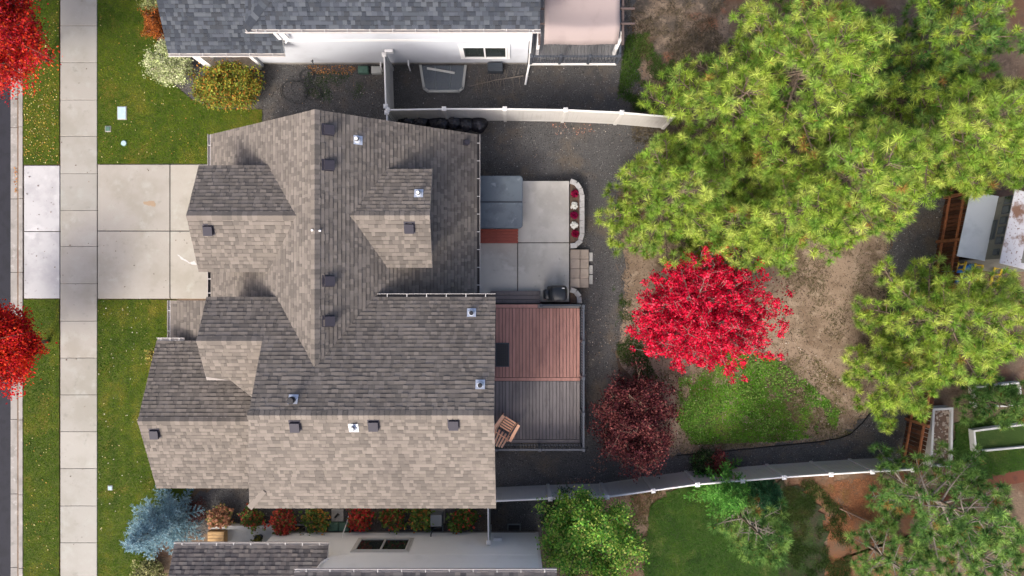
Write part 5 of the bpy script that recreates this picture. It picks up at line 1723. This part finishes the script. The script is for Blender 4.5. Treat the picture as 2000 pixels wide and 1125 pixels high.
# play set next to the shed
pl = thing("play_set", "yellow and blue play set with ladders below the shed", "play set", tuple(P(1900, 540)))
for (px, py0_, py1_) in ((1872, 512, 552), (1906, 514, 556), (1944, 520, 566)):
    a, b = P(px, py0_, 1.3), P(px - 12, py1_, 0.5)
    MB().tube([tuple(a), tuple(b)], 0.045, 6).build("ladder_rail", MAT["yellow"], pl)
    a2, b2 = a + np.array([0.30, 0.02, 0]), b + np.array([0.30, 0.02, 0])
    MB().tube([tuple(a2), tuple(b2)], 0.045, 6).build("ladder_rail", MAT["yellow"], pl)
    for k in range(4):
        t = 0.1 + 0.26 * k
        MB().tube([tuple(a + (b - a) * t), tuple(a2 + (b2 - a2) * t)], 0.028, 6).build("rung", MAT["yellow"], pl)
for (px, py) in ((1868, 530), (1890, 524), (1880, 550)):
    c = P(px, py, 0.9)
    MB().rbox(tuple(c), (0.55, 0.30, 0.12), 0.04, 2, 0.3).build("seat", MAT["blue"], pl)
    MB().tube([(c[0], c[1], 0.0), (c[0], c[1], 0.9)], 0.05, 8).build("leg", MAT["blue"], pl)
for (px, py) in ((1860, 536), (1958, 545), (1958, 505)):
    c = P(px, py, 0.7)
    MB().box((c[0], c[1], 0.7), (0.10, 0.10, 1.4)).build("post", MAT["clay"], pl)


def bed(label, pts, z, w=0.09, fill="soil"):
    pp = [np.array(P(x, y, z)[:2]) for x, y in pts]
    root = thing("raised_bed", label, "raised bed", (pp[0][0], pp[0][1], 0))
    for i in range(4):
        a, b = pp[i], pp[(i + 1) % 4]
        d = b - a; L = np.linalg.norm(d); c = (a + b) / 2
        MB().box((c[0], c[1], z / 2), (L + (w if i % 2 == 0 else -w), w, z), math.atan2(d[1], d[0])).build("plank", MAT["bed_frame"], root)
    ins = [tuple(p) for p in pp]
    cen = sum(pp) / 4
    ins = [tuple(cen + (p - cen) * 0.95) for p in pp]
    MB().prism(ins, 0.0, z - 0.14).build("soil", MAT[fill], root)
    return root, ins


bed("white raised bed by the lower right lawn, nearest the picture edge", [(1907, 882), (1903, 842), (2012, 828), (2016, 872)], 0.35, 0.07, "lawn_dark")
bed("white raised bed half under the pine branches", [(1906, 795), (1903, 757), (1992, 748), (1996, 792)], 0.35, 0.07, "lawn_dark")
rb, ins = bed("narrow white raised bed filled with split stones", [(1819, 910), (1824, 800), (1860, 798), (1858, 910)], 0.55)
q = scatter(ins, 110)
for i, (x, y) in enumerate(q):
    s = random.uniform(0.05, 0.11)
    t = random.uniform(0.6, 1.3)
    MB().rbox((x, y, 0.36 + random.uniform(0, 0.06)), (s * 1.7, s, s * 0.7), s * 0.2, 1, random.uniform(0, 3.14), (0.30 * t + 0.5, 0.26 * t + 0.42, 0.22 * t + 0.35), random.uniform(-0.4, 0.4), random.uniform(-0.4, 0.4)).build("stone", MAT["block"], rb)

# ------------------------------------------------------------------ trees and shrubs
def unit(v):
    return v / (np.linalg.norm(v, axis=-1, keepdims=True) + 1e-9)


def needles(name, C, A, length, width, n, cols, parent, spread=0.95, brown=0.0, rng=None, ax_w=0.85):
    """starburst tufts of n needles at centres C with axes A"""
    rng = rng or RNG
    T = len(C)
    D = unit(rng.normal(0, 1, (T, n, 3)))
    D = unit(D * spread + A[:, None, :] * ax_w)
    L = length * rng.uniform(0.75, 1.15, (T, n, 1)) * rng.uniform(0.8, 1.15, (T, 1, 1))
    base = C[:, None, :] + A[:, None, :] * rng.uniform(-0.10, 0.06, (T, n, 1)) + D * 0.015
    tip = base + D * L
    tip[..., 2] -= L[..., 0] * 0.08
    S = unit(np.cross(D, rng.normal(0, 1, (T, n, 3)))) * width * rng.uniform(0.7, 1.2, (T, n, 1))
    V = np.stack([base - S * 0.5, base + S * 0.5, tip], 2).reshape(-1, 3, 3)
    cols = np.array(cols)
    ci = cols[rng.integers(0, len(cols), T)]
    col = ci[:, None, :] * rng.uniform(0.65, 1.35, (T, n, 1)) * rng.uniform(0.75, 1.2, (T, 1, 1))
    if brown > 0:
        br = rng.random((T, n, 1)) < brown
        col = np.where(br, np.array([0.30, 0.16, 0.05]), col)
        bt = rng.random((T, 1, 1)) < brown * 0.7
        col = np.where(bt & (rng.random((T, n, 1)) < 0.7), np.array([0.34, 0.19, 0.06]), col)
    return soup(name, V, 3, col.reshape(-1, 3), MAT["needle"], parent)


PINE = [(0.295, 0.414, 0.058), (0.364, 0.476, 0.079), (0.213, 0.351, 0.047), (0.451, 0.539, 0.116), (0.144, 0.263, 0.040), (0.251, 0.376, 0.074)]
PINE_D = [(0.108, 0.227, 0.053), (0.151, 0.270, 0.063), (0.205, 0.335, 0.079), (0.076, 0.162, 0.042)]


def pine(label, apex_px, h, r, z0=1.5, cols=PINE, seed=1, dens=1.0, nlen=0.25, group="pines beside the back yard", lean=(0, 0), bark="bark", flat=0.0, nper=92, name="pine_tree"):
    rng = np.random.default_rng(seed)
    ap = P(apex_px[0], apex_px[1], h)
    bx, by = ap[0] - lean[0], ap[1] - lean[1]
    root = thing(name, label, "tree", (bx, by, 0), group=group)
    axis = lambda z: np.array([bx + lean[0] * (z / h), by + lean[1] * (z / h), z])
    tr = MB()
    zs = np.linspace(0, h * 0.97, 10)
    R0 = 0.03 * h ** 0.95
    tr.tube([tuple(axis(z)) for z in zs], [max(0.02, R0 * 0.6 * (1 - z / h) + 0.015) for z in zs], 9)
    C = []; A = []
    z = z0
    br = MB()
    ph = rng.uniform(0, 6.28)
    while z < h - 0.15:
        t = (z - z0) / (h - z0)
        prof = min(1.0, 0.62 + 1.6 * t) * (1 - t) ** 0.62 + 0.05
        nb = int(rng.integers(5, 7))
        for k in range(nb):
            ph += 2.4 + rng.normal(0, 0.25)
            Lb = r * prof * rng.uniform(0.72, 1.12)
            d = np.array([math.cos(ph), math.sin(ph), 0])
            rise = 0.10 + 0.55 * t + rng.normal(0, 0.06)
            s0 = axis(z + rng.uniform(-0.12, 0.12))

            def pt(s):
                return s0 + d * Lb * s + np.array([0, 0, 1]) * Lb * (rise * s * (0.35 + 0.75 * s) - 0.05 * s)
            pts = [pt(s) for s in (0, 0.3, 0.6, 0.85, 1.0)]
            rb_ = 0.012 + 0.016 * Lb
            br.tube([tuple(p) for p in pts], [rb_, rb_ * 0.8, rb_ * 0.55, rb_ * 0.35, rb_ * 0.2], 5, cap=False)
            tip_dir = unit(unit(pts[-1] - pts[-2]) * 0.7 + np.array([0, 0, 0.7]))
            C.append(pts[-1]); A.append(tip_dir)
            nt = max(3, int(Lb * 5.2 * dens))
            for q in range(nt):
                s = 0.28 + 0.68 * (q + rng.uniform(0, 1)) / nt
                p = pt(s)
                sg = 1 if q % 2 else -1
                side = np.array([-d[1], d[0], 0]) * sg
                tl = rng.uniform(0.22, 0.62) * (0.45 + Lb * 0.22) * (1.25 - 0.55 * s)
                td = unit(side * 0.85 + d * rng.uniform(0.4, 0.9) + np.array([0, 0, rng.uniform(0.15, 0.6)]))
                e = p + td * tl
                br.tube([tuple(p), tuple((p + e) / 2 + np.array([0, 0, -0.01])), tuple(e)], [rb_ * 0.35, rb_ * 0.25, 0.006], 4, cap=False)
                C.append(e); A.append(unit(td * 0.5 + np.array([0, 0, 0.8])))
                if tl > 0.50:
                    m_ = p + td * tl * 0.55
                    C.append(m_ + unit(d + side * -0.2 + np.array([0, 0, 0.6])) * 0.12); A.append(unit(d + np.array([0, 0, 0.9])))
        z += (0.44 + 0.24 * (1 - t)) * (1.0 / max(0.5, dens)) ** 0.5
    C.append(axis(h)); A.append(np.array([0, 0, 1.0]))
    C = np.array(C); A = np.array(A)
    tr.build("trunk", MAT["bark"], root, smooth=True)
    br.build("branches", MAT[bark], root)["kind"] = "stuff"
    needles("crown", C, A, nlen, 0.023, nper, cols, root, brown=0.02, rng=rng, ax_w=0.6)
    return root


pine("tall bright pine at the top, between the deck and the picture corner", (1655, 75), 8.8, 3.6, 1.8, seed=1)
pine("bright pine at the top left of the pine group, above the fence end", (1470, 170), 7.0, 2.8, 1.2, seed=2)
pine("tall bright pine right of centre in the group, above the shed fence", (1750, 315), 8.4, 2.9, 1.8, seed=3)
pine("bright pine just above the crimson maple's right side", (1605, 400), 6.8, 2.5, 1.4, seed=4)
pine("broad bright pine nearest the patio steps", (1345, 365), 6.0, 2.9, 0.5, seed=5)
pine("low green pine filling in between the patio pine and the maple", (1450, 430), 4.8, 2.3, 0.5, seed=20)
pine("green pine at the right edge behind the shed", (2020, 280), 5.0, 1.9, 0.6, seed=24)
pine("yellow-green pine at the right picture edge above the shed", (1975, 215), 7.2, 2.9, 1.2, seed=6)
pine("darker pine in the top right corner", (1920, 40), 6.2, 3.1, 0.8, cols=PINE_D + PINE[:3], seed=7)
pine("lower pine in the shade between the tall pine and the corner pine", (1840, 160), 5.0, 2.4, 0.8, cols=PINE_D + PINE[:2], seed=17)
pine("bright pine by the right picture edge, below the shed", (1970, 635), 6.8, 2.9, 0.8, seed=8)
pine("low pine beside the gravel path and the stone-filled bed", (1790, 760), 3.6, 2.1, 0.4, seed=9)
pine("sparse leaning pine at the lower right with bare branches", (1945, 1030), 6.0, 2.7, 1.4, cols=PINE_D, seed=10, dens=0.85, bark="pale_bark", lean=(0.5, -0.1))
pine("sparse young pine at the bottom edge beside the dark lawn", (1512, 1072), 4.6, 1.7, 0.6, cols=PINE_D, seed=12, dens=0.62, bark="pale_bark")
pine("blue-green pine in the bottom right corner", (1990, 1130), 4.5, 2.1, 0.5, cols=PINE_D, seed=14, dens=0.8, bark="pale_bark")
pine("small blue-green pine at the right picture edge over the raised beds", (2000, 800), 3.0, 1.4, 0.3, cols=PINE_D, seed=19, dens=0.9)
pine("small pine at the bottom edge right of the litter", (1800, 1140), 3.8, 1.7, 0.5, cols=PINE_D, seed=15, dens=0.8, bark="pale_bark")


def spruce(label, apex_px, h, r, cols, seed=1, z0=0.15, nlen=0.07, bark="bark", name="spruce_tree", droop=0.0, group=None, dens=1.0, fine=False):
    """dense conifer of stacked tiers with short needles along the twigs"""
    rng = np.random.default_rng(seed)
    ap = P(apex_px[0], apex_px[1], h)
    root = thing(name, label, "tree", (ap[0], ap[1], 0), group=group)
    MB().tube([(ap[0], ap[1], 0), (ap[0], ap[1], h * 0.5), (ap[0], ap[1], h * 0.98)], [0.025 * h, 0.018 * h, 0.012], 8).build("trunk", MAT[bark], root)
    C = []; A = []
    z = z0
    ph = 0
    br = MB()
    while z < h - 0.05:
        t = (z - z0) / (h - z0)
        Lr = r * (1 - t) ** 0.85 + 0.08
        for k in range(int(rng.integers(7, 10))):
            ph += 2.4 + rng.normal(0, 0.2)
            L = Lr * rng.uniform(0.7, 1.12)
            d = np.array([math.cos(ph), math.sin(ph), 0])
            s0 = np.array([ap[0], ap[1], z + rng.uniform(-0.1, 0.1)])
            up = 0.18 + 0.5 * t - droop
            e = s0 + d * L + np.array([0, 0, L * up])
            br.tube([tuple(s0), tuple(e)], [0.014, 0.005], 4, cap=False)
            nt = int(L * 7 * dens) + 2
            for q in range(nt):
                s = 0.15 + 0.85 * q / nt
                p = s0 + (e - s0) * s
                sg = 1 if q % 2 else -1
                side = np.array([-d[1], d[0], 0]) * sg
                tl = (0.10 + 0.30 * L * (1 - s)) * rng.uniform(0.7, 1.2)
                td = unit(side * 0.8 + d * 0.7 + np.array([0, 0, rng.uniform(-0.05, 0.35)]))
                for w in np.arange(0.04, tl, 0.035):
                    C.append(p + td * w); A.append(td)
            for w in np.arange(0.3, 1.0, 0.05 / max(L, 0.1)):
                C.append(s0 + (e - s0) * w); A.append(d)
        z += 0.24
    for w in np.arange(h - 0.4, h, 0.05):
        C.append(np.array([ap[0], ap[1], w])); A.append(np.array([0, 0, 1.0]))
    C = np.array(C); A = np.array(A)
    br.build("branches", MAT[bark], root)["kind"] = "stuff"
    needles("crown", C, A, nlen, 0.026, 10, cols, root, spread=0.9, rng=rng)
    return root


spruce("powder blue spruce in front of the cream house", (252, 1066), 3.6, 1.45, [(0.30, 0.46, 0.52), (0.24, 0.39, 0.46), (0.38, 0.54, 0.58), (0.18, 0.31, 0.37)], seed=3, nlen=0.062)
spruce("bright green feathery cedar at the edge of the dark lawn", (1445, 985), 3.2, 1.2, [(0.11, 0.32, 0.05), (0.15, 0.40, 0.07), (0.08, 0.25, 0.045), (0.21, 0.45, 0.09)], seed=4, nlen=0.08, name="cedar_tree", fine=True)
spruce("dark green cedar right of the bright feathery one", (1520, 985), 2.4, 0.85, [(0.045, 0.14, 0.06), (0.06, 0.18, 0.08), (0.035, 0.11, 0.05)], seed=5, nlen=0.08, name="cedar_tree", fine=True)


def broadleaf(label, c_px, zmid, rad, h, ncl, per, leaf, cols, seed=1, z0=0.8, name="maple_tree", cat="tree", bark="bark", clump=0.26, base=None, spikes=0.0, up=0.35, group=None, sub=3, trunk_r=0.07, flat=1.0, hemi=-0.55, twig_show=0.0, plume=False):
    """crown of leaf clumps carried on branches; rad=(rx, ry, rz)"""
    rng = np.random.default_rng(seed)
    c = P(c_px[0], c_px[1], zmid)
    bx, by = (c[0], c[1]) if base is None else base
    root = thing(name, label, cat, (bx, by, 0), group=group)
    tr = MB()
    fork = np.array([bx + (c[0] - bx) * 0.3, by + (c[1] - by) * 0.3, z0])
    tr.tube([(bx, by, 0), tuple(fork)], [trunk_r, trunk_r * 0.75], 8)
    pts = []; lum = []; dirs = []
    R = np.array(rad)
    br = MB()
    for i in range(ncl):
        while True:
            d = unit(rng.normal(0, 1, 3))
            if d[2] > hemi:
                break
        s = rng.uniform(0.62, 1.0) ** 0.6
        if spikes and rng.random() < 0.5:
            s *= 1 + spikes * rng.random()
        e = c + d * R * s
        e[2] = max(e[2], 0.12)
        mid = fork + (e - fork) * 0.5 + np.array([0, 0, 0.12 * R[2]]) + rng.normal(0, 0.05, 3)
        tr.tube([tuple(fork), tuple(mid), tuple(e)], [trunk_r * 0.38, trunk_r * 0.2, 0.006], 5, cap=False)
        # leaves gather along the outer half of the branch and its twigs
        for q in range(sub):
            u = rng.uniform(0.45, 1.03) if not plume else 0.32 + 0.72 * (q + rng.uniform(0, 1)) / sub
            p = (1 - u) ** 2 * fork + 2 * u * (1 - u) * mid + u ** 2 * e
            n = int(per * rng.uniform(0.6, 1.3))
            off = rng.normal(0, 1, (n, 3)) * np.array([clump, clump, clump * 0.6])
            if plume:
                off *= 1.25 - 0.75 * u
            tw = p + rng.normal(0, 1, 3) * np.array([clump, clump, clump * 0.5]) * 1.1
            br.tube([tuple(p), tuple(tw + (tw - p) * 0.5 + np.array([0, 0, twig_show]))], [0.008, 0.003], 4, cap=False)
            pts.append(tw + off * 0.8)
            lum.append(np.full(n, rng.uniform(0.62, 1.3)))
    pts = np.concatenate(pts); lum = np.concatenate(lum)
    keep = pts[:, 2] > 0.05
    pts, lum = pts[keep], lum[keep]
    tr.build("trunk", MAT[bark], root, smooth=True)
    br.build("twigs", MAT[bark], root)["kind"] = "stuff"
    leaf_soup("crown", pts, leaf, cols, MAT["leaf"], root, flat=flat, up=up, lum=lum)
    return root


CRIM = [(0.72, 0.010, 0.050), (0.80, 0.018, 0.075), (0.60, 0.006, 0.035), (0.82, 0.07, 0.13), (0.45, 0.005, 0.03), (0.34, 0.005, 0.025)]
broadleaf("crimson maple spreading over the bare back yard", (1375, 612), 2.5, (2.65, 2.3, 1.2), 4.2, 150, 46, 0.075, CRIM, seed=2, z0=0.7, spikes=0.32, clump=0.17, bark="pale_bark", sub=11, trunk_r=0.08, twig_show=0.05, plume=True, up=0.6)
REDO = [(0.58, 0.022, 0.018), (0.66, 0.045, 0.016), (0.46, 0.014, 0.024), (0.70, 0.085, 0.02), (0.32, 0.010, 0.022), (0.62, 0.06, 0.07)]
lx, ly = P(-55, 55, 4.0)[:2]
broadleaf("large red street maple in the top left corner", (-55, 45), 4.0, (2.25, 2.35, 1.6), 6, 170, 90, 0.085, REDO, seed=5, z0=1.9, spikes=0.08, clump=0.26, sub=4, trunk_r=0.11, group="red maples along the street")
broadleaf("smaller red-orange street maple at the left edge", (-20, 680), 3.2, (1.35, 1.5, 1.2), 4.8, 110, 90, 0.085, [(0.66, 0.035, 0.014), (0.72, 0.075, 0.018), (0.58, 0.02, 0.016), (0.46, 0.012, 0.024), (0.34, 0.010, 0.02)], seed=6, z0=1.7, spikes=0.08, clump=0.22, sub=4, trunk_r=0.08, group="red maples along the street")
broadleaf("dark purple-leaved plum shrub beside the deck", (1246, 826), 1.6, (1.5, 1.9, 1.05), 2.8, 80, 60, 0.075, [(0.13, 0.032, 0.036), (0.09, 0.022, 0.030), (0.19, 0.055, 0.052), (0.06, 0.016, 0.024), (0.26, 0.09, 0.08)], seed=7, z0=0.3, name="plum_shrub", spikes=0.2, clump=0.17, sub=6, trunk_r=0.06)
broadleaf("leafy green tree at the bottom over the cream house corner", (1157, 1060), 3.2, (1.9, 1.75, 1.35), 4.6, 46, 120, 0.09, [(0.12, 0.31, 0.045), (0.19, 0.40, 0.055), (0.08, 0.23, 0.04), (0.29, 0.45, 0.07), (0.42, 0.47, 0.12)], seed=8, z0=1.0, name="green_tree", spikes=0.2, clump=0.19, sub=5, trunk_r=0.08)
broadleaf("dark leafy shrub under the left side of the green tree", (1100, 1000), 1.2, (0.85, 0.75, 0.6), 1.8, 40, 40, 0.07, [(0.03, 0.085, 0.022), (0.045, 0.11, 0.03)], seed=18, z0=0.3, name="leafy_shrub", cat="shrub", clump=0.18, trunk_r=0.04)

# front shrubs of the white house
broadleaf("cream variegated round shrub at the corner of the white house", (333, 122), 0.55, (0.80, 0.95, 0.45), 1.1, 120, 60, 0.06, [(0.56, 0.60, 0.34), (0.50, 0.57, 0.28), (0.68, 0.68, 0.46), (0.34, 0.42, 0.16)], seed=21, z0=0.1, name="variegated_shrub", cat="shrub", clump=0.12, hemi=-0.2, trunk_r=0.03)
broadleaf("olive and rust round shrub beside the dark gravel and hose", (445, 170), 0.6, (1.35, 0.85, 0.5), 1.2, 150, 56, 0.08, [(0.20, 0.26, 0.045), (0.28, 0.31, 0.05), (0.14, 0.21, 0.04), (0.36, 0.29, 0.045), (0.40, 0.19, 0.04)], seed=22, z0=0.1, name="olive_shrub", cat="shrub", clump=0.14, hemi=-0.2, trunk_r=0.03)
broadleaf("orange-brown shrub tucked behind the variegated one", (303, 48), 0.45, (0.32, 0.55, 0.4), 0.9, 34, 44, 0.06, [(0.34, 0.10, 0.025), (0.42, 0.15, 0.035), (0.24, 0.07, 0.02)], seed=23, z0=0.1, name="orange_shrub", cat="shrub", clump=0.11, hemi=-0.2, trunk_r=0.02)
broadleaf("pale yellow-green shrub at the top edge beside the white house", (296, 5), 0.4, (0.25, 0.5, 0.35), 0.9, 20, 40, 0.055, [(0.42, 0.46, 0.20), (0.36, 0.40, 0.16)], seed=24, z0=0.1, name="variegated_shrub", cat="shrub", clump=0.1, hemi=-0.2, trunk_r=0.02)
broadleaf("straw-coloured grass clump below the blue spruce", (292, 1118), 0.3, (0.55, 0.35, 0.25), 0.6, 26, 36, 0.09, [(0.30, 0.29, 0.14), (0.22, 0.24, 0.09)], seed=25, z0=0.05, name="grass_clump", cat="grass clump", clump=0.12, hemi=-0.2, trunk_r=0.015)
broadleaf("low dark red barberry beside the blue spruce", (378, 1000), 0.3, (0.42, 0.4, 0.25), 0.6, 26, 34, 0.05, [(0.12, 0.035, 0.035), (0.08, 0.03, 0.03), (0.16, 0.06, 0.05)], seed=26, z0=0.05, name="barberry_shrub", cat="shrub", clump=0.12, hemi=-0.2, trunk_r=0.015)
broadleaf("dark green half of the small bush against the long white fence", (1376, 903), 0.5, (0.42, 0.42, 0.4), 0.9, 34, 34, 0.06, [(0.02, 0.05, 0.018), (0.03, 0.07, 0.022), (0.05, 0.06, 0.03)], seed=27, z0=0.1, name="small_bush", cat="shrub", clump=0.12, hemi=-0.2, trunk_r=0.02)
broadleaf("thin red bush leaning over the long white fence", (1407, 912), 0.8, (0.30, 0.60, 0.35), 1.2, 34, 22, 0.06, [(0.17, 0.035, 0.035), (0.10, 0.025, 0.03), (0.24, 0.05, 0.05)], seed=28, z0=0.1, name="red_bush", cat="shrub", clump=0.11, hemi=-0.2, trunk_r=0.02)
broadleaf("yellowing grass tuft at the garage roof edge", (300, 700), 0.4, (0.14, 0.28, 0.2), 0.7, 10, 26, 0.07, [(0.38, 0.30, 0.08), (0.20, 0.22, 0.05)], seed=29, z0=0.05, name="grass_clump", cat="grass clump", clump=0.09, hemi=-0.2, trunk_r=0.012)
# potted plant on the cream porch
pp_ = P(503, 1054, 0.5)
pt_ = thing("potted_plant", "small potted plant on the cream porch against the wall", "potted plant", (pp_[0], pp_[1], 0.18))
MB().lathe((pp_[0], pp_[1], 0.18), [(0.11, 0), (0.16, 0.24), (0.17, 0.26), (0.14, 0.26), (0.13, 0.22)], 16).build("pot", MAT["slate"], pt_)
k = 90
leaf_soup("foliage", pp_ + RNG.normal(0, 1, (k, 3)) * np.array([0.09, 0.09, 0.06]), 0.09, [(0.14, 0.15, 0.03), (0.22, 0.19, 0.05), (0.09, 0.11, 0.02)], MAT["leaf"], pt_, up=0.4)

# row of hydrangeas along the south wall
HY = [(430, 1010, 0.36, "rust", "leftmost hydrangea of the row, pale rusty leaves"), (492, 1012, 0.40, "mix", "hydrangea second in the row, green with red tips"), (553, 1018, 0.56, "red", "large red hydrangea third in the row"),
      (617, 1017, 0.52, "green", "green and orange hydrangea left of the square stone slab"), (700, 1013, 0.46, "redbright", "bright red hydrangea right of the square stone slab"),
      (765, 1012, 0.46, "mix", "hydrangea with one red centre, left of the air conditioner pair"), (822, 1013, 0.42, "green", "green hydrangea touching the air conditioner"), (903, 1013, 0.48, "greenred", "rightmost hydrangea, green with a red leaf")]
HC = {"rust": [(0.30, 0.14, 0.08), (0.22, 0.10, 0.06), (0.13, 0.12, 0.04), (0.36, 0.2, 0.12)], "mix": [(0.06, 0.11, 0.025), (0.10, 0.15, 0.03), (0.30, 0.05, 0.03), (0.14, 0.14, 0.04)],
      "red": [(0.34, 0.045, 0.03), (0.24, 0.04, 0.03), (0.10, 0.12, 0.03), (0.40, 0.09, 0.05)], "green": [(0.06, 0.11, 0.022), (0.09, 0.15, 0.03), (0.13, 0.18, 0.04), (0.36, 0.16, 0.04)],
      "redbright": [(0.45, 0.04, 0.03), (0.38, 0.07, 0.04), (0.30, 0.03, 0.03), (0.12, 0.12, 0.03)], "greenred": [(0.05, 0.10, 0.02), (0.08, 0.14, 0.03), (0.12, 0.16, 0.035), (0.07, 0.12, 0.025), (0.40, 0.06, 0.04)]}
HC = {k_: [tuple(min(0.7, q * 1.45) for q in c_) for c_ in v_] for k_, v_ in HC.items()}
for i, (x, y, r, kd, lb) in enumerate(HY):
    broadleaf(lb, (x, y), 0.42, (r, r * 0.92, 0.30), 0.8, 34, 11, 0.115, HC[kd], seed=60 + i, z0=0.08, name="hydrangea", cat="shrub", clump=0.10, hemi=-0.1, trunk_r=0.02, up=0.9, flat=0.8, group="hydrangeas along the cream wall")
